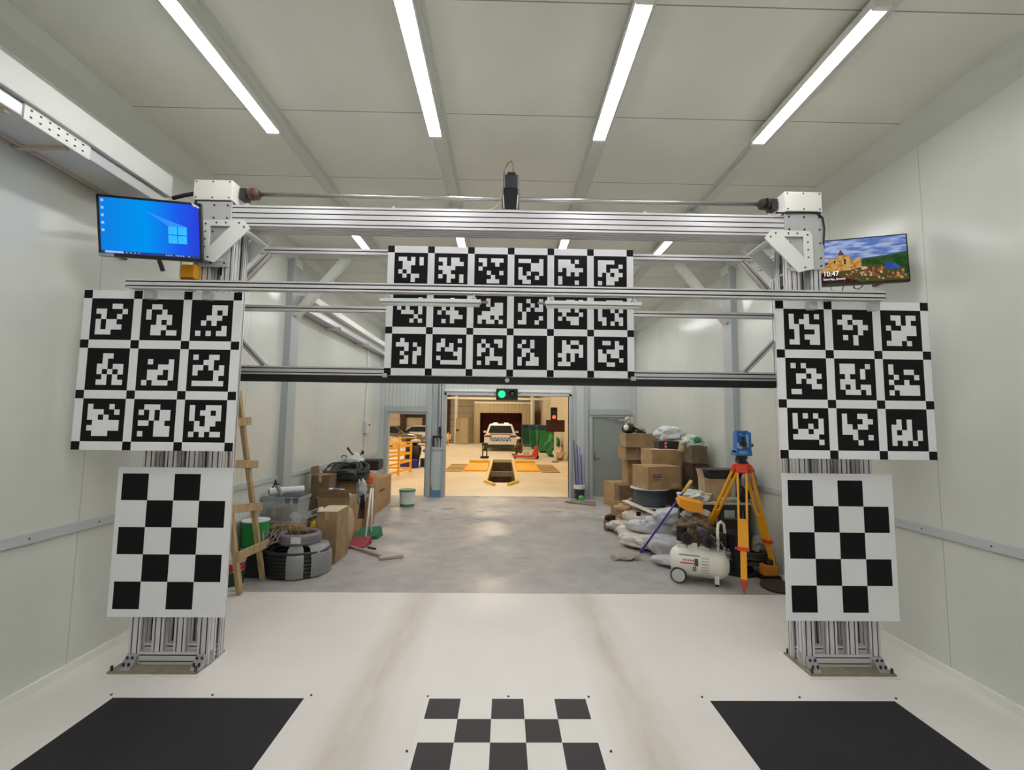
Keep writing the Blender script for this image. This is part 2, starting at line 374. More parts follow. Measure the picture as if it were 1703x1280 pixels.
MB().cyl((XL+0.03, 9.9, 1.75), (XL+0.03, 9.9, 3.4), 0.014).cyl((XL+0.03, 9.9, 1.05), (XL+0.03, 9.9, 1.5), 0.014).build('conduit', WHITEP, jb)
MB().cyl((XL+0.09, 9.95, 1.68), (XL+0.11, 9.95, 1.68), 0.02).build('knob', mat('red_knob', (190, 30, 30)), jb)

# ================================================================== LAMPS
LED = mat('led_diffuser', (255, 255, 255), 0.5, emit=(253, 253, 253), es=LAMP_STRENGTH)
def lamp(x, y, label):
    t = thing('ceiling_lamp', label, 'ceiling lamp', (x, y, 4.10), 'LED strip lamps under the ceiling')
    MB().box((x-0.05, y-0.62, 4.062), (x+0.05, y+0.62, 4.105)).box((x-0.05, y-0.62, 4.055), (x-0.044, y+0.62, 4.062)).box((x+0.044, y-0.62, 4.055), (x+0.05, y+0.62, 4.062)).build('housing', WHITEP, t)
    MB().box((x-0.0435, y-0.595, 4.0505), (x+0.0435, y+0.595, 4.0615)).build('diffuser', LED, t)
    for sy in (-1, 1):
        MB().box((x-0.048, y+sy*0.612-0.015, 4.045), (x+0.048, y+sy*0.612+0.015, 4.0755)).build('end_cap', WHITEP, t)
    return t
xs = (-1.88, -0.585, 0.735, 2.035)
nm = ('left wall', 'left of centre', 'right of centre', 'right wall')
w = ('bright white LED strip lamp, large at top of picture, nearest the left wall', 'bright white LED strip lamp, large at top, second from the left wall',
     'bright white LED strip lamp, large at top, second from the right wall', 'bright white LED strip lamp, large at top, nearest the right wall')
w2 = ('short looking lit strip lamp below main gantry beam, leftmost of the far row', 'short looking lit strip lamp above centre board, second from left in far row',
      'short looking lit strip lamp above centre board, second from right in far row', 'short looking lit strip lamp below main gantry beam, rightmost of the far row')
for x, l in zip(xs, w): lamp(x, 2.885, l)
for x, l in zip(xs, w2): lamp(x, 5.42, l)
for x, q in zip(xs, nm): lamp(x, 0.4, 'LED strip lamp above the camera out of frame, '+q)
for x, q in zip(xs, nm): lamp(x, -1.9, 'LED strip lamp behind the camera out of frame, '+q)
for x, q in zip(xs, nm): lamp(x, 8.35, 'LED strip lamp hidden behind the centre board, '+q)  # unseen row, added to brighten the zone beyond the gantry
for x, q in zip(xs, nm): lamp(x, 10.1, 'farthest LED strip lamp near the far wall, '+q)  # another unseen row, added to lift the far end of the room

# ================================================================== FLOOR MATS
matm = mat('black_mat', (33, 31, 36), 0.6, var=0.08, scale=2, spec=0.3)
def floor_sheet(x0, x1, y0, y1, name, m, label):
    return single(name, MB().box((x0, y0, 0), (x1, y1, 0.003)), m, label, 'floor mat')
floor_sheet(-2.4528, -1.2528, 1.87, 3.0666, 'floor_mat', matm, 'large plain black square mat on white floor, front left')
floor_sheet(1.3446, 2.5446, 1.85, 3.05, 'floor_mat', matm, 'large plain black square mat on white floor, front right')
WHB = mat('board_white', (228, 228, 228), 0.45)
x0, y0 = -0.4557, 3.0666
fc = MB(); fc.box((x0-0.02, y0-1.0, 0), (x0+1.02, y0+0.02, 0.002), 0)
vs, fs, ms = [], [], []
for i in range(5):
    for j in range(5):
        if (i+j) % 2 == 0:
            o = len(vs); a, b = x0+0.2*i, y0-0.2*j
            vs += [(a, b-0.2, 0.0026), (a+0.2, b-0.2, 0.0026), (a+0.2, b, 0.0026), (a, b, 0.0026)]; fs.append((o, o+1, o+2, o+3))
fc.add(vs, fs, 1)
single('floor_checkerboard', fc, [mat('floor_sheet_white', (224, 220, 214), 0.4), mat('floor_sheet_black', (46, 40, 44), 0.5, spec=0.35)], 'black and white checkerboard sheet lying on the white floor, front centre', 'checkerboard')
sd = MB()
for x, y in ((-2.49, 3.10), (-1.85, 3.10), (-1.22, 3.10), (1.31, 3.09), (1.95, 3.09), (2.58, 3.08), (-0.47, 3.09), (0.05, 3.09), (0.57, 3.09), (-0.5, 2.6), (0.6, 2.6)):
    sd.cyl((x, y, 0), (x, y, 0.006), 0.007, n=8)
trim(sd, STEELD)
# ================================================================== BOARDS
def tag_rows(s): return s.split('/')
TAGS_L = ['000110/110001/010010/101100/101110/111000','011000/100100/101110/001010/011100/011011','000111/000101/001110/010100/000001/101011',
 '001100/001000/011011/010101/001010/011011','000000/010001/000111/011101/011001/101110','100110/001100/110101/100011/000010/111111',
 '100010/111001/110100/011111/111111/011100','011100/101011/001011/110110/000111/100111','100111/101101/100111/010110/011100/101011']
TAGS_R = ['100101/101100/110111/010001/010111/110011','011000/110110/011011/000010/010100/000100','011011/001010/100111/011111/011100/111010',
 '101000/000110/011011/010110/000011/110000','111001/111010/010010/111000/101011/011101','100000/100110/010001/100100/011111/101111',
 '101010/100001/100101/011011/111110/000001','100110/100011/110110/111000/001001/000100','000000/010100/110100/101101/111101/101010']
TAGS_C = ['110101/011101/011000/101000/010110/000100','110110/010111/111100/011000/101101/001001','110111/010010/100000/001001/000100/001110',
 '111001/000111/100111/101001/110010/011000','111010/111100/101111/001010/100000/100010','111100/110001/110110/101011/001110/101100',
 '000001/010100/101001/011101/000010/000101','000100/001010/010100/101110/000111/010100','001000/001011/000111/011111/111010/101101',
 '001001/100101/101011/010000/010001/110010','001101/010010/111010/010001/101110/000110','001111/010010/100101/100010/110011/010101',
 '010000/111010/001001/010011/001010/011010','010001/110100/101101/000011/100001/011111','010011/101001/110100/100100/001111/101001',
 '010100/100100/011000/010100/100110/101110','010110/011001/011111/110101/010100/111000','011010/000011/101110/110110/110001/001100']
TW = mat('tag_white', (238, 238, 241), 0.5); TK = mat('tag_black', (15, 11, 15), 0.55, spec=0.2)
def tag_board(name, tags, nx, ny, x0, x1, z0, z1, y, label, cat='marker board'):
    """printed sheet: black squares at the pitch corners, 8x8 cell tags between; white sheet board behind"""
    def lines(n, a, b):
        u = []
        for k in range(n):
            u.append(k*0.36); u += [k*0.36+0.06+0.0375*i for i in range(8)]
        u += [n*0.36, n*0.36+0.06]
        L = n*0.36+0.06
        return [a+(b-a)*t/L for t in u]
    xs_, zs_ = lines(nx, x0, x1), lines(ny, z1, z0)      # z from the top down
    vs = [(x, y, z) for z in zs_ for x in xs_]; nX = len(xs_); fs, ms = [], []
    for r in range(len(zs_)-1):
        for c in range(nX-1):
            kr, ir = divmod(r, 9); kc, ic = divmod(c, 9)
            if ir == 0 and ic == 0: k = 1
            elif ir == 0 or ic == 0: k = 0
            else:
                a, b = ir-1, ic-1
                if a in (0, 7) or b in (0, 7): k = 1
                else: k = 0 if tag_rows(tags[kr*nx+kc])[a-1][b-1] == '1' else 1
            fs.append((r*nX+c, (r+1)*nX+c, (r+1)*nX+c+1, r*nX+c+1)); ms.append(k)
    mb = MB(); mb.add(vs, fs, ms)
    mb.box((x0, y+0.0006, z0), (x1, y+0.010, z1), 0)
    return single(name, mb, [TW, TK], label, cat)
def check_board(name, x0, x1, z0, z1, bx, bz, y, label):
    mb = MB(); mb.box((x0, y, z0), (x1, y+0.010, z1), 0)
    sx = (bx[1]-bx[0])/4; sz = (bz[0]-bz[1])/5
    for r in range(5):
        for c in range(4):
            if (r+c) % 2 == 0:
                a = bx[0]+c*sx; b = bz[0]-r*sz
                mb.add([(a, y-0.0008, b-sz), (a+sx, y-0.0008, b-sz), (a+sx, y-0.0008, b), (a, y-0.0008, b)], [(0, 1, 2, 3)], 1)
    return single(name, mb, [TW, TK], label, 'checkerboard')
def ext(pts, Y):
    q = [P(a, b, Y=Y) for a, b in pts]
    return ((q[0].x+q[3].x)/2, (q[1].x+q[2].x)/2, (q[2].z+q[3].z)/2, (q[0].z+q[1].z)/2)
YU = 3.195
x0, x1, z0, z1 = ext([(141, 482), (403, 486), (387, 750), (117, 748)], YU); x0 = max(x0, XL+0.03)
tag_board('marker_board', TAGS_L, 3, 3, x0, x1, z0, z1, YU, 'white board of nine black coded squares hanging left, under the left monitor')
x0, x1, z0, z1 = ext([(1289, 500), (1543, 503), (1559, 765), (1298, 762)], YU+0.02)
tag_board('marker_board', TAGS_R, 3, 3, x0, x1, z0, z1, YU+0.02, 'white board of nine black coded squares hanging right, under the right monitor')
YC = 4.0
x0, x1, z0, z1 = ext([(645, 409), (1053, 415), (1055, 628), (639, 624)], YC)
tag_board('marker_board', TAGS_C, 6, 3, x0, x1, z0, z1, YC, 'wide white board of eighteen black coded squares in the centre')
YL = 3.395
def lower(px, ipx, label):
    x0, x1, z0, z1 = ext(px, YL); a0, a1, b0, b1 = ext(ipx, YL)
    check_board('checkerboard', x0, x1, z0, z1, (a0, a1), (b1, b0), YL, label)
lower([(198, 775), (386, 779), (374, 1026), (177, 1026)], [(204, 787.5), (374, 788), (367, 1013), (187, 1013)], 'white board with black checks low on the left gantry column')
lower([(1300, 787), (1483, 788), (1497, 1033), (1310, 1032)], [(1310, 798), (1475, 799), (1487, 1019), (1317, 1018)], 'white board with black checks low on the right gantry column')

# ================================================================== GANTRY
PLY = mat('dirty_plate', (132, 122, 102), 0.7, var=0.15, scale=9)
BOLT = mat('bolt', (70, 68, 66), 0.4, 0.7)
PLATE = mat('anodised_plate', (196, 196, 198), 0.4, 0.45)
GW = mat('gusset_white', (222, 226, 220), 0.4)
YG0, YG1 = 3.42, 3.60
def column(side, label):
    s = 1 if side == 'right' else -1
    X = (lambda v: v) if s > 0 else (lambda v: v-0.0)
    if s < 0: cx = [-2.615, -2.455, -2.30, -2.13]; px0, px1 = -2.715, -2.10; top = (-2.385, -2.12)
    else: cx = [2.245, 2.415, 2.565, 2.735]; px0, px1 = 2.185, 2.80; top = (2.18, 2.48)
    t = thing('gantry_column', label, 'gantry column', ((px0+px1)/2, 3.5, 0))
    MB().box((px0-0.02, 3.30, 0), (px1+0.02, 3.66, 0.008)).build('floor_sheet', WHITEP, t)
    MB().box((px0, 3.325, 0.008), (px1, 3.64, 0.022)).build('base_plate', PLY, t)
    zt = [2.9, 2.9, 3.25, 3.25] if s < 0 else [3.25, 3.25, 2.9, 2.9]
    inner = (2, 3) if s < 0 else (0, 1)
    for k, x in enumerate(cx):
        h = 3.24 if k in inner else (2.62)
        end = k in (0, 3)
        for yy in (YG0+0.04, YG1-0.04+0.02):
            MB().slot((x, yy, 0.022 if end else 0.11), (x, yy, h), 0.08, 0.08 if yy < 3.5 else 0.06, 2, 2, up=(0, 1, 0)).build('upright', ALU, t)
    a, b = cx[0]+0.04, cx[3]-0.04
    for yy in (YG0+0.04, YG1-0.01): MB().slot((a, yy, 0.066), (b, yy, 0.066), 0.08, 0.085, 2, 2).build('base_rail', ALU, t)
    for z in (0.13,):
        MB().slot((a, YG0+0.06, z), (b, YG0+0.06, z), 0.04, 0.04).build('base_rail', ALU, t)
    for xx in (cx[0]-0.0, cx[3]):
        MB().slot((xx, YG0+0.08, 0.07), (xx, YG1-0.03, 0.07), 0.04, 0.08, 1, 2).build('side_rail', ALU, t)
    # cast corner brackets, front and outside
    for xx in (cx[0], cx[3]):
        for q in (-1, 1):
            m = MB(); y = YG0-0.004
            m.add([(xx-0.035, y, 0.022), (xx+0.035, y, 0.022), (xx+0.035, y-0.075, 0.022), (xx-0.035, y-0.075, 0.022), (xx-0.035, y, 0.10), (xx+0.035, y, 0.10)],
                  [(0, 1, 2, 3), (0, 4, 5, 1), (3, 2, 5, 4), (0, 3, 4), (1, 5, 2)])
            if q > 0:
                o = (px0+0.012 if xx == cx[0] else px1-0.012); i = (xx-0.04 if xx == cx[0] else xx+0.04)
                m = MB(); m.add([(i, YG0+0.01, 0.022), (o, YG0+0.01, 0.022), (o, YG0+0.07, 0.022), (i, YG0+0.07, 0.022), (i, YG0+0.01, 0.11), (i, YG0+0.07, 0.11)],
                      [(0, 1, 2, 3), (0, 4, 1), (3, 2, 5), (1, 4, 5, 2), (0, 3, 5, 4)])
            g = m.build('angle_bracket', mat('cast_grey', (165, 164, 168), 0.45, 0.5), t, bevel=0.003)
            bb = MB(); 
            if q < 0:
                for dx in (-0.018, 0.018): bb.cyl((xx+dx, YG0-0.055, 0.03), (xx+dx, YG0-0.06, 0.062), 0.008, n=8); bb.cyl((xx+dx, YG0-0.02, 0.07), (xx+dx, YG0-0.035, 0.09), 0.008, n=8)
                bb.build('bolt', BOLT, g)
    bo = MB()
    for x in (px0+0.02, px1-0.02):
        for y in (3.34, 3.62): bo.cyl((x, y, 0.02), (x, y, 0.055), 0.009, n=8)
    bo.build('anchor_bolt', BOLT, t)
    # top plate with bolts
    x0, x1 = top; zb, ztp = (2.92, 3.435) if s < 0 else (2.98, 3.43)
    pl = MB().box((x0, YG0-0.012, zb), (x1, YG0, ztp)).build('face_plate', PLATE, t, bevel=0.002)
    bo = MB()
    for z in (ztp-0.03, ztp-0.13, ztp-0.24, ztp-0.36, zb+0.03):
        for x in (x0+0.03, (x0+x1)/2, x1-0.03): bo.cyl((x, YG0-0.017, z), (x, YG0-0.010, z), 0.0075, n=8)
    bo.build('bolt', BOLT, pl)
    # gearbox cover on the column head
    gx0, gx1 = (-2.425, -2.13) if s < 0 else (2.19, 2.485)
    c = MB().box((gx0, YG0-0.005, 3.452), (gx1, YG1+0.05, 3.612)).build('gearbox_cover', mat('cover_white', (222, 220, 212), 0.45), t, bevel=0.004)
    bo = MB()
    for x in (gx0+0.02, (gx0+gx1)/2, gx1-0.02):
        for z in (3.47, 3.597): bo.cyl((x, YG0-0.010, z), (x, YG0, z), 0.0055, n=8)
    bo.build('screw', BOLT, c)
    MB().box((gx0+0.01, YG0, 3.42), (gx1-0.01, YG1+0.04, 3.452)).build('gearbox_base', STEELD, t)
    # gusset: two white plates with a triangular window, joined by a sloping plate
    def gus(ox, y, z, sc_=1.0):
        g = MB(); q = s
        o = [(0, 0), (0.30, 0.005), (0.355, -0.06), (0.10, -0.33), (-0.02, -0.30), (-0.02, -0.04)]
        i = [(0.05, -0.045), (0.205, -0.045), (0.05, -0.215)]
        o = [(ox - q*a*sc_, z+b*sc_) for a, b in o]; i = [(ox - q*a*sc_, z+b*sc_) for a, b in i]
        vs = [(a, y, b) for a, b in o+i] + [(a, y+0.012, b) for a, b in o+i]
        fr_ = [(0, 1, 7, 6), (1, 2, 7), (2, 3, 8, 7), (3, 4, 8), (4, 5, 6, 8), (5, 0, 6)]
        fs = fr_ + [tuple(9+k for k in f[::-1]) for f in fr_] + [(k, (k+1) % 6, 9+(k+1) % 6, 9+k) for k in range(6)] + [(6+k, 15+k, 15+(k+1) % 3, 6+(k+1) % 3) for k in range(3)]
        g.add(vs, fs); return g
    ox = (-2.315 if s < 0 else 2.36)
    g1 = gus(ox, YG0-0.03, 3.28).build('gusset_bracket', GW, t)
    bo = MB()
    for a, b in ((0.02, -0.03), (0.02, -0.09), (0.02, -0.15), (0.02, -0.21), (0.05, -0.29), (0.10, -0.02), (0.17, -0.02), (0.27, -0.02), (0.31, -0.05)): bo.cyl((ox-s*a, YG0-0.036, 3.28+b), (ox-s*a, YG0-0.03, 3.28+b), 0.006, n=8)
    bo.build('bolt', BOLT, g1)
    gus(ox-s*0.03, YG0+0.24, 3.285, 0.98).build('gusset_bracket', GW, t)
    for a, b in (((0.345, -0.06), (0.30, -0.11)), ((0.15, -0.28), (0.10, -0.33)), ((0.0, 0.0), (0.06, 0.0))):
        MB().bar((ox-s*(a[0]+b[0])/2, YG0-0.018, 3.28+(a[1]+b[1])/2), (ox-s*(a[0]+b[0])/2, YG0+0.25, 3.275+(a[1]+b[1])/2), 0.05, 0.012).build('spacer_plate', GW, t)
    mt_ = MB(); mx = ox-s*0.12
    mt_.box((mx-0.03, YG0+0.06, 2.88), (mx+0.03, YG0+0.14, 3.06)).cyl((mx, YG0+0.10, 2.2), (mx, YG0+0.10, 2.88), 0.016)
    mt_.build('slide_motor', BLACKP, t)
    return t
column('left', 'aluminium extrusion gantry column on floor plate, behind the left boards')
column('right', 'aluminium extrusion gantry column on floor plate, behind the right boards')
# main beam with drive shaft
t = thing('gantry_beam', 'thick grooved aluminium beam spanning the top of both columns', 'beam', (0, 3.5, 3.25))
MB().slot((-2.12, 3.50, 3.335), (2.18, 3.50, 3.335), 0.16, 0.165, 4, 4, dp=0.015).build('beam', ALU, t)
ds = thing('drive_shaft', 'long thin steel drive shaft running above the main gantry beam', 'shaft', (0, 3.53, 3.5))
z0_, z1_ = P(425, 326, Y=3.53).z, P(1275, 337, Y=3.53).z; zz = (z0_+z1_)/2
MB().cyl((-2.0, 3.53, zz), (2.08, 3.53, zz), 0.017, n=14).build('shaft', mat('steel', (190, 190, 188), 0.25, 0.9), ds, smooth=True)
for sx, m, xa in ((-1, mat('maroon_coupling', (92, 70, 66), 0.5, 0.3), -1.98), (1, STEELD, 2.05)):
    c = MB(); c.lathe([(0.0, 0), (0.03, 0), (0.045, 0.015), (0.045, 0.03), (0.03, 0.035), (0.03, 0.045), (0.05, 0.05), (0.05, 0.075), (0.03, 0.08), (0.03, 0.14), (0, 0.14)], (xa, 3.53, zz), (sx, 0, 0), 16)
    c.build('coupling', m, ds)
for sx, xa in ((-1, -2.12), (1, 2.18)):
    MB().box((xa-0.0*sx, 3.49, zz-0.055), (xa-0.05*sx, 3.57, zz+0.03)).build('bearing_block', STEELD, ds)
cl = MB()
for x in (1.1, -0.9): cl.box((x-0.03, 3.47, 3.418), (x+0.03, 3.52, 3.43)).box((x-0.01, 3.48, 3.43), (x+0.012, 3.5, 3.46))
cl.build('clamp', PLATE, t)
# rear frame with rails and braces
YR = 4.055
t = thing('rear_rail_frame', 'aluminium rail frame with diagonal braces and black lower bar, carrying the centre board', 'rail frame', (0, YR, 2.1))
for z, h, n in ((3.295, 0.05, 1), (2.765, 0.05, 1), (2.205, 0.075, 2)):
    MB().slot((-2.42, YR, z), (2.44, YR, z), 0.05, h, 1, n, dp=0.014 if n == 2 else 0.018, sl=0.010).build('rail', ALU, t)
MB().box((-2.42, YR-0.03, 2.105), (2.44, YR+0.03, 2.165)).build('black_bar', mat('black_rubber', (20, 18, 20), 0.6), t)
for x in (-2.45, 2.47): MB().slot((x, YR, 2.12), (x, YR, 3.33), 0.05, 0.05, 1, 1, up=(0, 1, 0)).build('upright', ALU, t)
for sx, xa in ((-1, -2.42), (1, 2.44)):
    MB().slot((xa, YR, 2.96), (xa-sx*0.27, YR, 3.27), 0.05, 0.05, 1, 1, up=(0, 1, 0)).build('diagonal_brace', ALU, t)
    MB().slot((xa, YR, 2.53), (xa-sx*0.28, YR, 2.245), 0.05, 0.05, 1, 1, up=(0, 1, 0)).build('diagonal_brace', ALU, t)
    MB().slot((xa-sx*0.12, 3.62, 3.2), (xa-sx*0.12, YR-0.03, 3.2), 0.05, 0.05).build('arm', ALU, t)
MB().box((-2.385, YR-0.04, 2.745), (-2.36, YR-0.02, 2.80)).build('end_cap', mat('yellow_cap', (214, 190, 60), 0.5), t)
for x in (-1.06, 1.14): MB().box((x-0.02, 3.99, 2.15), (x+0.02, YR-0.02, 2.185)).build('board_clip', PLATE, t)
MB().cyl((0.02, YR-0.04, 2.14), (0.02, YR-0.045, 2.14), 0.02).build('eye_bolt', PLATE, t)
for x in (-0.7, 0.75):
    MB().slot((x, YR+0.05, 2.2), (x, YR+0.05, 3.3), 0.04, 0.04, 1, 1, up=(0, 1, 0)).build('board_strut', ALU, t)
# front crossbar
YX = 3.13
pa, pb = P(216, 475, Y=YX), P(1466, 491.5, Y=YX); zc = (pa.z+pb.z)/2
t = thing('crossbar', 'long thin aluminium crossbar in front of the boards, ends free', 'crossbar', (0, YX, zc))
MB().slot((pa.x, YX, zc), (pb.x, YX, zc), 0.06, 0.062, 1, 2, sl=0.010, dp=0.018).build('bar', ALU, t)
for x in (pa.x, pb.x):
    e = MB(); sg = 1 if x < 0 else -1
    for dy in (-0.018, 0.018):
        for dz in (-0.02, 0.02): e.bar((x-sg*0.014, YX+dy, zc+dz), (x, YX+dy*0.6, zc+dz*0.6), 0.012, 0.012)
    e.box((x-sg*0.004, YX-0.01, zc-0.01), (x, YX+0.01, zc+0.01)); e.build('cut_end', STEELD, t)
for x in (-2.5, -2.1, 2.2, 2.65): MB().box((x-0.03, YX+0.025, zc-0.09), (x+0.03, YU, zc-0.02)).build('hanger', PLATE, t)
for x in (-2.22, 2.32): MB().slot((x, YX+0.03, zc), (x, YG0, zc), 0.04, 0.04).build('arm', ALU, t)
# slim lamps slung under the crossbar
for (xa, xb), lab in (((632, 800), 'slim unlit tube lamp under the crossbar, left of centre'), ((906, 1066), 'slim unlit tube lamp under the crossbar, right of centre')):
    y = YX; A, B = P(xa, 507, Y=y), P(xb, 508.5, Y=y); z = zc-0.085
    t = thing('tube_lamp', lab, 'lamp', ((A.x+B.x)/2, y, z-0.03), 'tube lamps under the crossbar')
    MB().box((A.x, y-0.025, z-0.012), (B.x, y+0.025, z+0.014)).build('housing', mat('lamp_alu', (206, 210, 206), 0.35, 0.4), t, bevel=0.003)
    MB().cyl((A.x+0.01, y, z-0.022), (B.x-0.01, y, z-0.022), 0.014, n=12).build('tube', mat('tube_plastic', (214, 222, 218), 0.25), t, smooth=True)
    for x in (A.x+0.05, B.x-0.05):
        MB().box((x-0.015, y-0.02, z+0.014), (x+0.015, y+0.02, z+0.03)).box((x-0.006, y-0.012, z+0.03), (x+0.006, y+0.012, zc-0.031)).cyl((x, y-0.03, z+0.022), (x, y+0.03, z+0.022), 0.007, n=8).build('clamp', PLATE, t)
    e = MB(); xe = B.x if xa < 800 else A.x; e.cyl((xe, y, z), (xe+(0.05 if xa < 800 else -0.05), y, z), 0.009, n=8); e.build('plug', mat('plug', (150, 146, 130), 0.5, 0.4), t)
# laser projector on the beam
t = thing('projector_unit', 'tall narrow black device with cables standing on the middle of the main beam', 'projector', (0.025, 3.47, 3.42))
xc, yc = 0.025, 3.47
MB().box((xc-0.068, yc-0.04, 3.42), (xc+0.068, yc+0.05, 3.60)).build('lower_case', mat('device_black', (18, 18, 20), 0.35), t, bevel=0.012)
MB().box((xc-0.055, yc-0.035, 3.60), (xc+0.06, yc+0.05, 3.72)).box((xc-0.03, yc-0.03, 3.72), (xc+0.04, yc+0.04, 3.745)).build('upper_case', mat('device_grey', (46, 47, 50), 0.4), t, bevel=0.01)
for sx in (-1, 1): MB().bar((xc+sx*0.05, yc-0.046, 3.43), (xc+sx*0.058, yc-0.046, 3.54), 0.008, 0.008).build('side_bracket', PLATE, t)
MB().box((xc-0.075, yc-0.045, 3.416), (xc+0.075, yc+0.05, 3.424)).build('foot_plate', PLATE, t)
for k in range(3):
    MB().tube([(xc-0.05-0.004*k, yc-0.02, 3.58), (xc-0.062, yc-0.02, 3.66), (xc-0.05, yc-0.01, 3.76), (xc-0.02+0.01*k, yc, 3.83), (xc+0.005, yc, 3.845-0.008*k), (xc+0.02, yc, 3.80), (xc+0.012, yc, 3.73)], 0.005, 6).build('cable', mat('tan_cable', (186, 158, 122), 0.6) if k else STEELD, t, smooth=True)
MB().tube([(xc-0.06, yc-0.02, 3.6), (xc-0.075, yc-0.02, 3.53), (xc-0.10, yc-0.03, 3.46), (xc-0.14, yc-0.03, 3.43), (xc-0.17, yc-0.03, 3.425)], 0.006, 6).build('cable', mat('tan_cable', (186, 158, 122)), t, smooth=True)
# orange box on the left column
t = thing('junction_box', 'small orange box on the left column just below the left monitor', 'junction box', (-2.33, 3.35, 2.8))
a, b = P(302, 440, Y=3.36), P(323, 462, Y=3.36)
MB().box((a.x, 3.35, b.z), (b.x, 3.42, a.z)).build('box', mat('orange_box', (226, 160, 20), 0.4), t, bevel=0.004)
MB().box((a.x-0.012, 3.36, b.z-0.006), (a.x, 3.41, a.z+0.04)).build('side_bracket', WHITEP, t)
MB().box((a.x+0.01, 3.345, b.z-0.015), (b.x-0.02, 3.42, b.z)).build('lower_edge', mat('brown_edge', (120, 60, 20), 0.5), t)
cb = MB(); cb.tube([P(1290, 354, Y=3.40), P(1330, 353, Y=3.40), P(1358, 353, Y=3.40), P(1368, 362, Y=3.40), P(1371, 380, Y=3.40), P(1370, 398, Y=3.40), P(1369, 420, Y=3.43)], 0.007, 8)
single('cable', cb, BLACKP, 'black cable curving round the right column head down to monitor', 'cable', smooth=True)
cb = MB(); cb.tube([(-2.42, 3.5, 3.55), (-2.47, 3.48, 3.53), (-2.52, 3.45, 3.50), (-2.60, 3.44, 3.47)], 0.016, 8)
single('cable', cb, BLACKP, 'thick black cable behind the left column head beside the duct end', 'cable', smooth=True)

# ================================================================== MONITORS
def frame_from(tl, tr, br, bl):
    u = ((tr-tl)+(br-bl)).normalized(); v = ((tl-bl)+(tr-br)); v = (v-u*v.dot(u)).normalized(); n = u.cross(v)
    c = (tl+tr+br+bl)/4; w = ((tr-tl).length+(br-bl).length)/2; h = ((tl-bl).length+(tr-br).length)/2
    return Matrix((( u.x, v.x, n.x, c.x), (u.y, v.y, n.y, c.y), (u.z, v.z, n.z, c.z), (0, 0, 0, 1))), w, h
# left
tl, tr, br, bl = P(158, 322, Y=3.03), P(333, 338, Y=3.18), P(338, 436, Y=3.25), P(166, 425, Y=3.10)
Mx, w, h = frame_from(tl, tr, br, bl)
t = thing('monitor', 'monitor showing plain blue desktop with window logo, upper left', 'monitor', tuple(Mx.translation-Vector((0, 0, h/2))))
fr = MB(Mx); fr.box((-w/2, -h/2, -0.035), (w/2, h/2, -0.003)); fr.box((-w*0.3, -h*0.3, -0.07), (w*0.3, h*0.3, -0.035))
b = 0.016
fr.box((-w/2, -h/2, -0.003), (w/2, -h/2+b*1.5, 0.003)).box((-w/2, h/2-b, -0.003), (w/2, h/2, 0.003)).box((-w/2, -h/2, -0.003), (-w/2+b, h/2, 0.003)).box((w/2-b, -h/2, -0.003), (w/2, h/2, 0.003))
fr.build('housing', mat('monitor_black', (20, 20, 24), 0.3), t, bevel=0.002)
def blue_screen(axis, lo, hi):
    m = bpy.data.materials.new('blue_desktop'); m.use_nodes = True; nt = m.node_tree; nt.nodes.clear(); L = nt.links
    out = nt.nodes.new('ShaderNodeOutputMaterial'); em = nt.nodes.new('ShaderNodeEmission'); L.new(em.outputs[0], out.inputs[0])
    tc = nt.nodes.new('ShaderNodeTexCoord'); sp = nt.nodes.new('ShaderNodeSeparateXYZ'); L.new(tc.outputs['Generated'], sp.inputs[0])
    cr = nt.nodes.new('ShaderNodeValToRGB'); L.new(sp.outputs['X'], cr.inputs[0]); e = cr.color_ramp.elements
    e[0].position = 0; e[0].color = (*lin((16, 128, 226)), 1); e[1].position = 1; e[1].color = (*lin((44, 64, 216)), 1)
    k = e.new(0.45); k.color = (*lin((0, 148, 240)), 1); k = e.new(0.78); k.color = (*lin((28, 92, 236)), 1)
    L.new(cr.outputs[0], em.inputs[0]); em.inputs[1].default_value = 1.0
    return m
s1 = MB(Mx); s1.box((-w/2+b, -h/2+b*1.5, -0.004), (w/2-b, h/2-b, 0.0))
scr = s1.build('screen', blue_screen(0, 0, 1), t)
lg = MB(Mx); lx, lz = w*0.26, -h*0.07
for i in (0, 1):
    for j in (0, 1): lg.box((lx-0.058+i*0.060, lz-0.060+j*0.062, 0.0002), (lx-0.058+i*0.060+0.055, lz-0.060+j*0.062+0.056, 0.0008))
lg.build('window_logo', mat('logo_light', (40, 160, 250), 0.5, emit=(18, 140, 248), es=1.0), scr)
bm_ = MB(Mx); bm_.add([(lx-0.06, lz+0.06, 0.0001), (lx+0.06, lz+0.06, 0.0001), (lx-0.02, lz+0.085, 0.0001), (lx-0.19, lz+0.15, 0.0001)], [(0, 1, 2, 3)])
bm_.build('light_beam', mat('beam_light', (40, 120, 250), 0.5, emit=(14, 106, 240), es=1.0), scr)
tk = MB(Mx); tk.box((-w/2+b, -h/2+b*1.5, 0.0002), (w/2-b, -h/2+b*1.5+0.018, 0.0008)); tk.build('taskbar', mat('taskbar', (24, 40, 96), 0.5, emit=(24, 44, 110), es=1.0), scr)
tk = MB(Mx); tk.box((-w/2+b+0.022, -h/2+b*1.5+0.002, 0.0009), (-w/2+b+0.13, -h/2+b*1.5+0.016, 0.0014))
for x in (0.16, 0.185, 0.21, 0.235, 0.40, 0.415, 0.43, 0.46, 0.475, 0.49, 0.505, 0.54): tk.box((-w/2+x, -h/2+b*1.5+0.006, 0.0009), (-w/2+x+0.008, -h/2+b*1.5+0.013, 0.0014))
for k in range(5): tk.box((-w/2+b+0.008, h/2-b-0.03-0.05*k, 0.0009), (-w/2+b+0.024, h/2-b-0.012-0.05*k, 0.0014))
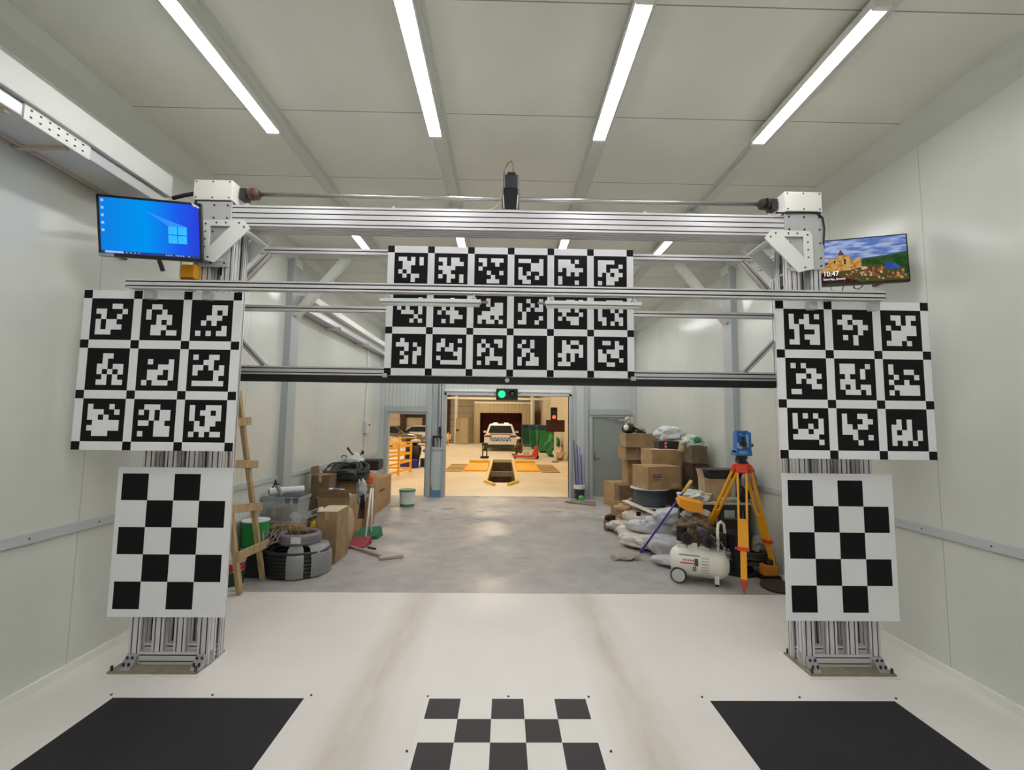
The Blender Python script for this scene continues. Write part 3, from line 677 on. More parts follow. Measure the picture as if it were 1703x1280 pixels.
tk.build('desktop_icons', mat('icon_white', (150, 170, 220), 0.5, emit=(120, 150, 220), es=1.0), scr)
sk = MB(Mx); sk.box((-w/2+0.002, -h/2, 0.003), (-w/2+0.09, -h/2+0.02, 0.004)); sk.build('sticker', mat('sticker', (150, 160, 170), 0.4), t)
sk = MB(Mx); sk.bar((w/2-0.05, h/2-0.01, 0.005), (w/2-0.012, h/2-0.035, 0.005), 0.012, 0.002); sk.bar((w/2-0.055, h/2-0.002, 0.005), (w/2-0.04, h/2-0.03, 0.006), 0.008, 0.002); sk.build('film_tab', WHITEP, t)
st = MB(Mx); st.bar((w*0.07, -h/2-0.075, -0.05), (w*0.04, -h/2+0.02, -0.03), 0.026, 0.012); st.build('stand_arm', STEELD, t)
wa = MB(); wa.bar(Mx @ Vector((-w*0.05, 0, -0.07)), (XL+0.01, Mx.translation.y+0.35, Mx.translation.z+0.05), 0.04, 0.04); wa.box((XL, Mx.translation.y+0.28, Mx.translation.z-0.08), (XL+0.02, Mx.translation.y+0.42, Mx.translation.z+0.15)); wa.build('wall_mount', STEELD, t)
# right
tl, tr, br, bl = P(1362, 401, Y=3.60), P(1513, 388, Y=3.39), P(1509, 467, Y=3.37), P(1360, 476, Y=3.58)
Mx, w, h = frame_from(tl, tr, br, bl)
t = thing('monitor', 'monitor showing castle landscape and clock, upper right', 'monitor', tuple(Mx.translation-Vector((0, 0, h/2))))
fr = MB(Mx); fr.box((-w/2, -h/2, -0.03), (w/2, h/2, -0.003)); fr.box((-w*0.3, -h*0.3, -0.055), (w*0.3, h*0.2, -0.03)); b = 0.008
fr.box((-w/2, -h/2, -0.003), (w/2, -h/2+b*2, 0.002)).box((-w/2, h/2-b, -0.003), (w/2, h/2, 0.002)).box((-w/2, -h/2, -0.003), (-w/2+b, h/2, 0.002)).box((w/2-b, -h/2, -0.003), (w/2, h/2, 0.002))
fr.build('housing', MATS['monitor_black'], t, bevel=0.001)
def emat(name, rgb, rgb2=None, scale=30, st=None):
    m = bpy.data.materials.new(name); m.use_nodes = True; nt = m.node_tree; nt.nodes.clear(); L = nt.links
    out = nt.nodes.new('ShaderNodeOutputMaterial'); em = nt.nodes.new('ShaderNodeEmission'); L.new(em.outputs[0], out.inputs[0])
    em.inputs[0].default_value = (*lin(rgb), 1); em.inputs[1].default_value = 0.9
    if rgb2:
        tc = nt.nodes.new('ShaderNodeTexCoord'); n = nt.nodes.new('ShaderNodeTexNoise'); n.inputs['Scale'].default_value = scale; n.inputs['Detail'].default_value = 4
        mp = nt.nodes.new('ShaderNodeMapping'); mp.inputs['Scale'].default_value = st or (1, 1, 1); L.new(tc.outputs['Object'], mp.inputs[0]); L.new(mp.outputs[0], n.inputs[0])
        cr = nt.nodes.new('ShaderNodeValToRGB'); e = cr.color_ramp.elements; e[0].position = 0.42; e[0].color = (*lin(rgb), 1); e[1].position = 0.58; e[1].color = (*lin(rgb2), 1)
        L.new(n.outputs['Fac'], cr.inputs[0]); L.new(cr.outputs[0], em.inputs[0])
    return m
EM = [emat('sky_picture', (92, 120, 186), (168, 182, 216), 8, (1, 1, 5)), emat('hill_picture', (34, 70, 34), (56, 84, 40), 20), emat('town_picture', (96, 70, 44), (66, 80, 40), 60),
      emat('stone_picture', (206, 160, 92), (168, 120, 62), 40), emat('roof_picture', (92, 74, 70)), emat('river_picture', (48, 78, 150), (70, 100, 170), 15), emat('shade_picture', (52, 30, 26), (70, 44, 30), 30), emat('house_picture', (206, 172, 140)), emat('tile_picture', (160, 84, 66)), emat('far_hill_picture', (58, 86, 84))]
s1 = MB(Mx); w2_, h2_ = w/2-b, h/2-b
s1.box((-w2_, -h/2+b*2, -0.004), (w2_, h2_, 0.0), 0)
def pp(pts, m, z=0.0003):
    s1.add([(x*w2_, y*h2_, z) for x, y in pts], [tuple(range(len(pts)))], m)
pp([(-1, -0.02), (-0.75, 0.02), (-0.2, 0.08), (0.1, 0.12), (0.5, 0.16), (1, 0.30), (1, -0.1), (-1, -0.2)], 9)
pp([(-1, -0.12), (-0.1, 0.02), (0.3, 0.06), (1, 0.22), (1, -0.96), (-1, -0.96)], 1, 0.0005)
pp([(-1, -0.35), (-0.1, -0.2), (0.4, -0.22), (0.75, -0.6), (1, -0.7), (1, -0.96), (-1, -0.96)], 2, 0.0007)
pp([(0.52, -0.12), (0.68, -0.16), (0.86, -0.42), (0.60, -0.5), (0.50, -0.35)], 5, 0.0009)
pp([(-1, -0.18), (-0.8, -0.1), (-0.8, 0.15), (-0.58, 0.22), (-0.42, 0.26), (-0.42, 0.30), (-0.28, 0.30), (-0.28, 0.06), (-0.15, 0.12), (-0.02, 0.1), (-0.02, -0.28), (-0.3, -0.40), (-1, -0.46)], 3, 0.0009)
pp([(-0.56, 0.30), (-0.49, 0.56), (-0.40, 0.30)], 4, 0.0011); pp([(-0.54, 0.22), (-0.54, 0.31), (-0.42, 0.31), (-0.42, 0.22)], 3, 0.001)
pp([(-0.62, -0.05), (-0.62, 0.08), (-0.66, 0.08), (-0.66, -0.05)], 6, 0.0011); pp([(-0.38, -0.12), (-0.38, 0.12), (-0.42, 0.12), (-0.42, -0.12)], 6, 0.0011)
rd = random.Random(5)
for k in range(90):
    x, y = rd.uniform(-0.45, 0.92), rd.uniform(-0.9, -0.28); ww, hh = rd.uniform(0.03, 0.07), rd.uniform(0.03, 0.08)
    if x > 0.45 and y > -0.5: continue
    pp([(x, y), (x+ww, y-0.02), (x+ww, y+hh), (x, y+hh+0.02)], rd.choice((7, 8, 7, 8, 3)), 0.0010+k*2e-6)
pp([(-1, -0.96), (-0.05, -0.96), (-0.3, -0.78), (-1, -0.45)], 6, 0.0013)
scr = s1.build('screen', EM, t)
def text(body, size, M4, m, parent, name, ex=0.0002, align='LEFT', sx=1.0):
    cu = bpy.data.curves.new(name, 'FONT'); cu.body = body; cu.size = size; cu.extrude = ex; cu.align_x = align
    o = bpy.data.objects.new(name, cu); COL.objects.link(o); cu.materials.append(m)
    bpy.context.view_layer.update()
    me = bpy.data.meshes.new_from_object(o.evaluated_get(bpy.context.evaluated_depsgraph_get())); bpy.data.objects.remove(o)
    o = bpy.data.objects.new(name, me); COL.objects.link(o)
    if not me.materials: me.materials.append(m)
    base = Vector(parent['_w']); o.parent = parent; o['_w'] = tuple(base)
    me.transform(Matrix.Translation(-base) @ M4 @ Matrix.Diagonal((sx, 1, 1, 1)))
    return o
tw_ = mat('clock_text', (235, 235, 240), 0.5, emit=(225, 225, 235), es=1.0)
text('10:47', 0.058, Mx @ Matrix.Translation((-w2_*0.93, -h2_*0.62, 0.002)), tw_, scr, 'clock_digits', sx=0.85)
text('Saturday, January', 0.026, Mx @ Matrix.Translation((-w2_*0.93, -h2_*0.80, 0.002)), tw_, scr, 'date_line', sx=0.85)
cb = MB(); 
def mp3(x, y, z=-0.03): return Mx @ Vector((x, y, z))
cb.tube([mp3(-0.06, -h/2+0.03), mp3(-0.055, -h/2-0.02), mp3(-0.03, -h/2-0.035), mp3(-0.0, -h/2-0.01), mp3(0.01, -h/2+0.03)], 0.004)
cb.tube([mp3(-0.12, -h/2+0.03), mp3(-0.135, -h/2-0.03), mp3(-0.15, -h/2-0.06)], 0.003); cb.tube([mp3(-0.23, -h/2+0.03), mp3(-0.21, -h/2-0.02), mp3(-0.19, -h/2-0.06)], 0.002)
cb.build('cable', BLACKP, t, smooth=True)
wa = MB(); wa.bar(mp3(0.05, 0, -0.055), (XR-0.01, Mx.translation.y+0.3, Mx.translation.z), 0.04, 0.04); wa.box((XR-0.02, Mx.translation.y+0.22, Mx.translation.z-0.1), (XR, Mx.translation.y+0.36, Mx.translation.z+0.1)); wa.build('wall_mount', STEELD, t)
# traffic light over the opening
def traffic_light(c, horizontal, lit, label, r=0.085):
    t = thing('traffic_light', label, 'traffic light', (c[0], c[1], c[2]-0.13))
    sx, sz = (0.26, 0.135) if horizontal else (0.15, 0.30)
    k = r/0.085
    MB().box((c[0]-sx*k, c[1], c[2]-sz*k*1.0), (c[0]+sx*k, c[1]+0.10, c[2]+sz*k)).build('case', mat('signal_black', (16, 20, 18), 0.4), t, bevel=0.01)
    cols = {'green': (30, 255, 110), 'red': (255, 70, 56)}
    offs = [(-0.125, 0), (0.125, 0)] if horizontal else [(0, 0.14), (0, -0.14)]
    for i, (dx, dz) in enumerate(offs):
        on = (i == 0) if horizontal else (i == 1)
        m = mat('signal_'+lit, cols[lit], 0.4, emit=cols[lit], es=2.6) if on else mat('signal_off', (34, 48, 40), 0.2)
        x, z = c[0]+dx*k, c[2]+dz*k
        MB().lathe([(r, 0), (r*0.9, 0.012), (r*0.6, 0.025), (0, 0.03)], (x, c[1], z), (0, -1, 0), 24).build('lens', m, t, smooth=True)
        v = MB(); n = 18
        for k2 in range(n):
            a0, a1 = math.pi*k2/n, math.pi*(k2+1)/n
            v.add([(x+math.cos(a)*rr, c[1]-yy, z+math.sin(a)*rr) for a, yy, rr in ((a0, 0, r*1.1), (a1, 0, r*1.1), (a1, 0.07, r*1.05), (a0, 0.07, r*1.05))], [(0, 1, 2, 3)])
        v.build('visor', MATS['signal_black'], t)
    return t
traffic_light((0.055, YF-0.15, 2.44), True, 'green', 'black traffic light box with green lamp lit above the wide opening')
# ================================================================== STORED GOODS
def carton(c, size, ang, label, m=CARD, tape=True, group=None, name='cardboard_box', cat='cardboard box', flap=None, prints=None, dents=0.0):
    """c = centre of the base, size = (x, y, z), ang = turn about the vertical"""
    M = rotz(c, ang); sx, sy, sz = size
    t = thing(name, label, cat, tuple(c), group)
    b = MB(M); b.box((-sx/2, -sy/2, 0), (sx/2, sy/2, sz)); b.build('carton', m, t, bevel=0.004)
    e = 0.0015
    if tape:
        k = MB(M); k.box((-sx/2-e, -0.025, sz-0.10), (sx/2+e, 0.025, sz+e)) if sx > sy else k.box((-0.025, -sy/2-e, sz-0.10), (0.025, sy/2+e, sz+e))
        k.build('tape', TAPE, t)
    if flap:
        k = MB(M)
        for sgn, tilt in flap:
            if sgn in ('x+', 'x-'):
                q = 1 if sgn == 'x+' else -1
                k.add([(q*sx/2, -sy/2, sz), (q*sx/2, sy/2, sz), (q*(sx/2+tilt), sy/2*0.98, sz+0.12), (q*(sx/2+tilt), -sy/2*0.98, sz+0.12), (q*(sx/2-0.004), -sy/2, sz), (q*(sx/2-0.004), sy/2, sz), (q*(sx/2+tilt-0.004), sy/2*0.98, sz+0.12), (q*(sx/2+tilt-0.004), -sy/2*0.98, sz+0.12)],
                      [(0,1,2,3), (4,5,6,7), (0,4,7,3), (1,5,6,2), (2,6,7,3)])
            else:
                q = 1 if sgn == 'y+' else -1
                k.add([(-sx/2, q*sy/2, sz), (sx/2, q*sy/2, sz), (sx/2*0.98, q*(sy/2+tilt), sz+0.12), (-sx/2*0.98, q*(sy/2+tilt), sz+0.12), (-sx/2, q*(sy/2-0.004), sz), (sx/2, q*(sy/2-0.004), sz), (sx/2*0.98, q*(sy/2+tilt-0.004), sz+0.12), (-sx/2*0.98, q*(sy/2+tilt-0.004), sz+0.12)],
                      [(0,1,2,3), (4,5,6,7), (0,4,7,3), (1,5,6,2), (2,6,7,3)])
        k.build('flap', m, t)
    if prints:
        k = MB(M)
        for (x0, z0, x1, z1) in prints: k.box((x0*sx/2, -sy/2-0.003, z0*sz), (x1*sx/2, -sy/2-0.001, z1*sz))
        k.build('printed_mark', mat('print_ink', (96, 84, 110), 0.8), t)
    return t
def cpx(x0, x1, yt, yb, Y, depth, label, ang=0.0, zb=None, **k):
    """carton whose front face stands at depth Y with these edges"""
    a, b = P(x0, (yt+yb)/2, Y=Y), P(x1, (yt+yb)/2, Y=Y)
    zt = P((x0+x1)/2, yt, Y=Y).z; z0 = P((x0+x1)/2, yb, Y=Y).z if zb is None else zb
    return carton(((a.x+b.x)/2, Y+depth/2, z0), (abs(b.x-a.x), depth, zt-z0), ang, label, **k)
PLAS = mat('clear_plastic', (205, 212, 210), 0.18, alpha=0.28)
SACK = mat('woven_sack', (216, 210, 202), 0.8, var=0.08, scale=7, bump=0.35, bscale=30)
SACKG = mat('woven_sack_grey', (196, 196, 200), 0.8, var=0.08, scale=7, bump=0.35, bscale=30)
POLY = mat('poly_bag', (224, 226, 226), 0.25, var=0.06, scale=12, bump=0.5, bscale=25)
BAGB = mat('brown_bag', (112, 94, 72), 0.3, var=0.25, scale=9, bump=0.5, bscale=22)
KRAFT = mat('kraft_paper', (178, 148, 108), 0.85, var=0.12, scale=9, bump=0.3)
WOOD = mat('raw_wood', (186, 160, 118), 0.75, rgb2=(158, 132, 94), scale=6, stretch=(6, 6, 1))
CABLE = mat('black_cable', (34, 34, 36), 0.5)
# ---- ladder against the left wall
t = thing('wooden_ladder', 'crude raw wooden ladder leaning on the left wall behind boards', 'ladder', (-2.66, 5.0, 0))
A0, A1 = Vector((-2.655, 4.80, 0.0)), P(366, 700, X=-2.86); B0, B1 = Vector((-2.65, 5.23, 0.0)), P(396, 650, X=-2.90)
MB().bar(A0, A1, 0.055, 0.045, up=(1, 0, 0)).build('rail', WOOD, t, bevel=0.003)
MB().bar(B0, B1, 0.05, 0.045, up=(1, 0, 0)).build('rail', WOOD, t, bevel=0.003)
for ya, yb, ea, eb in ((925, 908, 0.04, 0.12), (846, 842, 0.05, 0.08), (771, 771, 0.05, 0.12), (704, 700, 0.03, 0.09)):
    fa = (ya-990)/(700-990); fb = (yb-966)/(650-966); a = A0.lerp(A1, fa); b = B0.lerp(B1, fb); d = (b-a).normalized()
    MB().bar(a-d*ea+Vector((0.042, 0, 0)), b+d*eb+Vector((0.042, 0, 0)), 0.028, 0.085, up=(0, 0, 1)).build('rung', WOOD, t, bevel=0.003)
# ---- buckets
def bucket(c, r, h, label, mats_, lid=True, bands=(), name='paint_bucket'):
    t = thing(name, label, 'bucket', tuple(c))
    MB().lathe([(r*0.86, 0), (r*0.87, 0.005), (r*0.97, h-0.03), (r, h-0.028), (r, h-0.01), (r*0.98, h)], c, n=32).build('body', mats_[0], t, smooth=False)
    if lid: MB().lathe([(r*0.98, h), (r*1.04, h+0.001), (r*1.04, h+0.02), (r*0.95, h+0.022), (0.9*r, h+0.012), (0, h+0.012)], c, n=32).build('lid', mats_[1], t)
    for z0, z1, m in bands:
        k = lambda z: r*0.87+(r*0.1)*(z/h)+0.002
        MB().lathe([(k(z0)-0.004, z0), (k(z0), z0), (k(z1), z1), (k(z1)-0.004, z1)], c, n=32).build('label_band', m, t)
    hp = [Vector(c)+Vector((r*1.0*math.cos(a), -0.3*r+0.0*a, h-0.04-0.10*math.sin(a))) for a in [math.pi*i/10 for i in range(11)]]
    hp = [Vector(c)+Vector((r*1.03*math.cos(a), -r*1.05*math.sin(a), h-0.03-0.09*math.sin(a))) for a in [math.pi*i/12 for i in range(13)]]
    MB().tube(hp, 0.003).build('handle', mat('wire', (180, 180, 180), 0.3, 0.8), t)
    return t
BW = mat('bucket_white', (222, 224, 222), 0.4)
bucket((-2.86, 4.985, 0), 0.135, 0.30, 'white paint bucket with red and dark green label behind the ladder foot', [BW, BW], bands=[(0.19, 0.27, mat('label_red', (200, 30, 40), 0.4)), (0.04, 0.185, mat('label_dark_green', (22, 60, 52), 0.4))])
bucket((-2.02, 9.75, 0), 0.17, 0.34, 'white and green plastic bucket beside the small left opening', [mat('bucket_green', (70, 130, 104), 0.45), BW], bands=[(0.05, 0.30, mat('label_pale', (206, 218, 214), 0.4))], lid=False)
# ---- green wire spool on black crate
c = (-2.87, 5.42, 0.0)
t = thing('plastic_crate', 'dark plastic crate under the green cable reel behind the ladder', 'crate', c)
MB().box((-2.995, 5.285, 0), (-2.73, 5.58, 0.28)).build('body', mat('dark_crate', (44, 50, 46), 0.6), t, bevel=0.01)
MB().box((-3.0, 5.28, 0.26), (-2.725, 5.585, 0.295)).build('rim', mat('dark_crate', (44, 50, 46)), t, bevel=0.006)
c = (-2.865, 5.43, 0.297)
t = thing('cable_reel', 'reel of bright green cable with white flange behind the ladder', 'cable reel', c)
MB().lathe([(0.146, 0), (0.146, 0.01), (0.04, 0.01), (0.04, 0.30), (0.148, 0.30), (0.148, 0.312), (0.05, 0.312), (0.05, 0.29), (0, 0.29)], c, n=32).build('flange', BW, t)
MB().coil((c[0], c[1], c[2]+0.02), 0.132, 0.010, 24, 0.268, m=0, seg=30, n=6).build('cable', mat('green_cable', (16, 148, 62), 0.45), t, smooth=True)
MB().lathe([(0.123, 0.012), (0.123, 0.298)], c, n=30).build('winding', mat('green_cable_dark', (12, 116, 48), 0.5), t)
# ---- clear tote with contents
c = (-2.78, 5.97, 0.0)
t = thing('storage_tote', 'clear plastic storage tote full of odd parts, by the left wall', 'storage box', c)
def shell(mb, x0, y0, x1, y1, z0, z1, th=0.006, fl=0.02):
    mb.box((x0+fl, y0+fl, z0), (x1-fl, y1-fl, z0+th))
    for a in ((0, 0, 1, 0), (1, 0, 1, 1), (1, 1, 0, 1), (0, 1, 0, 0)):
        q = lambda i, j, f, z: (x0+f if i == 0 else x1-f, y0+f if j == 0 else y1-f, z)
        p1, p2 = q(a[0], a[1], fl, z0), q(a[2], a[3], fl, z0); p3, p4 = q(a[2], a[3], 0, z1), q(a[0], a[1], 0, z1)
        p5, p6 = q(a[0], a[1], fl+th, z0), q(a[2], a[3], fl+th, z0); p7, p8 = q(a[2], a[3], th, z1), q(a[0], a[1], th, z1)
        mb.add([p1, p2, p3, p4, p5, p6, p7, p8], [(0,1,2,3), (7,6,5,4), (3,2,6,7)])
m_ = MB(); shell(m_, -3.005, 5.80, -2.55, 6.15, 0.40, 0.79); m_.build('body', PLAS, t)
MB().box((-3.01, 5.79, 0.76), (-2.54, 5.80, 0.80)).box((-3.01, 6.15, 0.76), (-2.54, 6.16, 0.80)).box((-3.01, 5.79, 0.76), (-3.0, 6.16, 0.80)).box((-2.55, 5.79, 0.76), (-2.54, 6.16, 0.80)).build('rim', mat('grey_rim', (150, 158, 162), 0.35), t, bevel=0.004)
for x in (-2.68, -2.58): MB().box((x-0.03, 5.784, 0.735), (x+0.03, 5.789, 0.80)).build('clip', mat('clip_grey', (96, 106, 114), 0.4), t)
carton((-2.83, 6.0, 0.0), (0.34, 0.30, 0.395), 0, 'dusty cardboard box under the clear storage tote', CARD3)
carton((-2.87, 5.97, 0.408), (0.20, 0.24, 0.26), 0.0, 'small brown carton inside the clear storage tote', CARD3)
tb = MB(); tb.blob((-2.67, 5.97, 0.50), (0.07, 0.10, 0.09), 3, 0.25, 3, 3); single('crumpled_paper', tb, mat('paper_white', (214, 216, 212), 0.8), 'crumpled white paper inside the clear storage tote', 'paper', smooth=True)
t = thing('paper_roll', 'white roll lying across the clear storage tote', 'roll', (-2.8, 5.97, 0.80))
MB().cyl((-2.96, 5.88, 0.857), (-2.62, 6.10, 0.857), 0.052, n=22).build('roll', mat('roll_white', (220, 224, 224), 0.5), t, smooth=False)
MB().cyl((-2.966, 5.876, 0.857), (-2.959, 5.881, 0.857), 0.025, n=16).build('core', BLACKP, t)
t = thing('caulking_gun', 'caulking gun with dark handle resting on the clear tote', 'caulking gun', (-2.8, 5.82, 0.80))
MB().cyl((-2.83, 5.81, 0.95), (-2.77, 5.81, 0.83), 0.024, n=14).build('barrel', mat('gun_grey', (140, 142, 142), 0.35, 0.5), t)
MB().cyl((-2.86, 5.81, 1.02), (-2.83, 5.81, 0.95), 0.008, n=8).box((-2.86, 5.795, 0.955), (-2.80, 5.825, 0.967)).bar((-2.85, 5.81, 1.0), (-2.88, 5.81, 0.92), 0.018, 0.01).build('trigger', BLACKP, t)
t = thing('wire_tray', 'stacked grey wire trays on the clear tote', 'tray', (-2.62, 5.98, 0.80))
for k in range(3):
    m_ = MB()
    for i in range(7): m_.bar((-2.75+i*0.035, 5.83, 0.807+0.022*k), (-2.75+i*0.035, 6.10, 0.807+0.022*k), 0.005, 0.005)
    m_.bar((-2.76, 5.83, 0.807+0.022*k), (-2.53, 5.83, 0.807+0.022*k), 0.01, 0.010).bar((-2.76, 6.10, 0.807+0.022*k), (-2.53, 6.10, 0.807+0.022*k), 0.01, 0.010)
    m_.build('tray_grid', mat('grid_steel', (128, 136, 136), 0.35, 0.6), t)
# ---- big black coil
c = Vector((-2.41, 5.52, 0.0))
t = thing('cable_coil', 'large low coil of thick black cable wrapped in grey film, on the floor left', 'cable coil', tuple(c))
m_ = MB()
for k in range(7):
    pts = [c + Vector(((0.345+0.012*math.sin(k*2.1))*math.cos(a), (0.30)*math.sin(a), 0.026+k*0.040+0.004*math.sin(3*a+k))) for a in [2*math.pi*i/40 for i in range(40)]]
    m_.tube(pts, 0.024, 8, closed=True)
for k in range(6):
    pts = [c + Vector(((0.29)*math.cos(a), 0.25*math.sin(a), 0.03+k*0.044)) for a in [2*math.pi*i/36 for i in range(36)]]
    m_.tube(pts, 0.024, 6, closed=True)
m_.build('winding', CABLE, t, smooth=True)
w_ = MB()
for a0, a1 in ((-1.50, -1.02), (-0.80, 0.5)):
    n = 14; vs, fs = [], []
    for i in range(n+1):
        a = a0+(a1-a0)*i/n
        for r, z in ((0.374, 0.01), (0.385, 0.10), (0.384, 0.22), (0.34, 0.325), (0.24, 0.345)):
            vs.append(c+Vector((r*math.cos(a)*(1+0.01*math.sin(9*a)), r*0.88*math.sin(a), z)))
    for i in range(n):
        for j in range(4): fs.append((i*5+j, (i+1)*5+j, (i+1)*5+j+1, i*5+j+1))
    w_.add(vs, fs, 0)
w_.build('film_wrap', mat('grey_film', (136, 136, 136), 0.3, bump=0.3), t, smooth=True)
# ---- grey wound film pack with label on the coil
t = thing('cable_bundle', 'grey wrapped cable coil with white label on top of the black coil', 'cable coil', (c.x, c.y, 0.345))
m_ = MB()
for k in range(3):
    pts = [c+Vector((0.02+0.21*math.cos(a), 0.0+0.19*math.sin(a), 0.365+k*0.030)) for a in [2*math.pi*i/36 for i in range(36)]]
    m_.tube(pts, 0.036, 8, closed=True)
m_.build('coil', mat('violet_grey_film', (122, 116, 122), 0.3), t, smooth=True)
MB().box((c.x+0.02, c.y-0.235, 0.375), (c.x+0.13, c.y-0.228, 0.445)).build('paper_label', mat('label_white', (222, 222, 222), 0.6), t)
# paper roll of twine
t = thing('paper_bundle', 'roll of brown paper tied with string behind the black coil', 'paper bundle', (-2.62, 5.62, 0.3))
m_ = MB(); m_.blob((-2.60, 5.66, 0.44), (0.25, 0.085, 0.09), 5, 0.12, 3, 4, crease=0.06); m_.build('paper', mat('old_paper', (136, 112, 84), 0.85, var=0.2, scale=14), t, smooth=True)
m_ = MB()
for k in range(5): m_.tube([Vector((-2.79+k*0.09+0.03*math.sin(a*2), 5.66+0.095*math.cos(a), 0.44+0.10*math.sin(a))) for a in [2*math.pi*i/18 for i in range(18)]], 0.003, 5, closed=True)
m_.build('string', mat('string', (190, 176, 140), 0.8), t)
m_ = MB(); rd = random.Random(8)
for k in range(14):
    x = -2.66+rd.uniform(-0.06, 0.08); y = 5.50+rd.uniform(-0.12, 0.0); z0 = 0.42+rd.uniform(0, .05)
    m_.tube([(x, y, z0), (x+rd.uniform(-.05, .05), y-0.05, z0+rd.uniform(.0, .06)), (x+rd.uniform(-.07, .07), y-0.10, z0-0.04), (x+rd.uniform(-.08, .08), y-0.13, 0.36)], 0.0045, 5)
single('loose_wires', m_, mat('pink_grey_wire', (168, 148, 146), 0.5), 'tangle of thin pinkish wires hanging over the left end of black coil', 'wire', smooth=True)
# ---- cardboard boxes, left pile
t = carton((-2.20, 6.03, 0), (0.26, 0.44, 0.24), 0, 'lower dusty cardboard box of the tall pair beside the black coil', CARD2)
t = carton((-2.20, 6.03, 0.242), (0.255, 0.43, 0.385), 0.02, 'upper tall cardboard box of the pair beside the black coil, white top edge', CARD2)
m_ = MB(rotz((-2.20, 6.03, 0.242), 0.02)); m_.box((-0.127, -0.215, 0.3855), (0.127, 0.215, 0.391)); m_.build('top_flap', mat('pale_card', (206, 190, 160), 0.8), t)
m_ = MB(); m_.blob((-2.14, 6.44, 0.30), (0.07, 0.15, 0.29), 7, 0.1, 3, 4, crease=0.05); single('plastic_wrap', m_, mat('amber_film', (188, 162, 128), 0.2, alpha=0.85), 'crumpled clear film behind the tall cardboard pair', 'plastic film', smooth=True)
tp = cpx(505, 531, 868, 900, 6.22, 0.26, 'brown carton with white packs on top between tote and tall pair', zb=0.0, m=CARD3)
z = P(518, 868, Y=6.22).z
m_ = MB(rotz((-2.70, 6.34, z+0.002), 0.3)); m_.box((-0.08, -0.05, 0), (0.06, 0.05, 0.06)); m_.box((-0.08, -0.051, 0.0), (0.06, 0.0, 0.02), 1); single('product_box', m_, [mat('pack_white', (222, 222, 224), 0.4), mat('pack_purple', (104, 74, 134), 0.4)], 'small white and purple box on carton beside the tall pair', 'small box')
Mq = rotz((-2.55, 6.34, z+0.035), -0.2) @ Matrix.Rotation(-0.35, 4, 'Y'); m_ = MB(Mq); m_.box((-0.09, -0.05, 0.02), (0.12, 0.05, 0.11)); q = MB(Mq)
t = thing('product_box', 'tilted white printed box leaning above the tall cardboard pair', 'small box', (-2.55, 6.34, z)); m_.build('box', MATS['pack_white'], t, bevel=0.003)
for k in range(8): q.box((0.0+0.012*k, -0.052, 0.045), (0.006+0.012*k, -0.050, 0.095))
q.build('printed_mark', mat('print_black', (60, 60, 60), 0.6), t)
m_ = MB(); m_.blob((-2.40, 5.93, 0.25), (0.055, 0.05, 0.25), 9, 0.1, 3, 3); single('plastic_bag', m_, mat('yellow_bag', (214, 186, 16), 0.35), 'small yellow bag squeezed between coil and tall cardboard pair', 'bag', smooth=True)
# second row
cpx(528, 581, 827, 860, 6.72, 0.36, 'cardboard box with bags of plastic on top, behind the tall pair', zb=0.0, m=CARD2, flap=[('y-', 0.05)])
q = P(556, 822, Y=6.85)
m_ = MB(); m_.blob((q.x, 6.88, q.z-0.01), (0.22, 0.15, 0.085), 12, 0.25, 2.5, 4, crease=0.08, flat=0.06); single('plastic_bag', m_, POLY, 'translucent white bag spilling from the box behind the tall pair', 'bag', smooth=True)
q = P(558, 817, Y=6.74)
m_ = MB(); m_.blob(q, (0.07, 0.05, 0.045), 2, 0.2, 3, 3); single('glove', m_, mat('blue_glove', (64, 110, 190), 0.5), 'bright blue crumpled glove on the translucent white bag', 'glove', smooth=True)
cpx(516, 547, 790, 850, 6.95, 0.30, 'tall brown carton against the left wall behind the tote', zb=0.0, m=CARD3, flap=[('x-', 0.012)])
cpx(538, 593, 794, 850, 7.36, 0.36, 'cardboard box with open flaps under the big black cable tangle', zb=0.0, m=CARD, flap=[('y-', 0.10)])
m_ = MB()
rd = random.Random(21); q = P(578, 787, Y=7.5)
for k in range(34):
    cx, cy, cz = q.x+rd.uniform(-.06, .08), q.y+rd.uniform(-.06, .06), q.z+rd.uniform(-0.04, .10)
    ra, rb_ = rd.uniform(0.17, 0.28), rd.uniform(0.06, 0.14); ph = rd.uniform(-0.25, 0.25)
    pts = [Vector((cx+ra*math.cos(a), cy+0.19*math.sin(a), cz+rb_*math.sin(a+ph)*0.7+0.02*math.sin(3*a))) for a in [2*math.pi*i/26 for i in range(26)]]
    m_.tube(pts, 0.012, 6, closed=True)
m_.blob((q.x, q.y+0.02, q.z+0.0), (0.20, 0.15, 0.08), 22, 0.15, 2.5, 3)
single('cable_tangle', m_, mat('dark_green_cable', (38, 44, 38), 0.5), 'big tangle of dark cables on top of the left box pile', 'cable', smooth=True)
m_ = MB()
for k in range(4): m_.tube([P(594+2*k, 792, Y=7.30), P(597+2*k, 810, Y=7.26), P(600+2*k, 835, Y=7.25), P(596+3*k, 862, Y=7.28)], 0.011, 6)
single('cable', m_, BLACKP, 'black cables hanging down from the dark cable tangle', 'cable', smooth=True)
q = P(603, 782, Y=8.2); m_ = MB(); m_.blob((q.x, 8.22, P(607, 806, Y=8.12).z+0.20), (0.11, 0.12, 0.20), 31, 0.3, 2.5, 4, crease=0.1); single('net_bundle', m_, mat('dark_green_net', (44, 66, 54), 0.8), 'dark green net bundle beside the dark cable tangle', 'net', smooth=True)
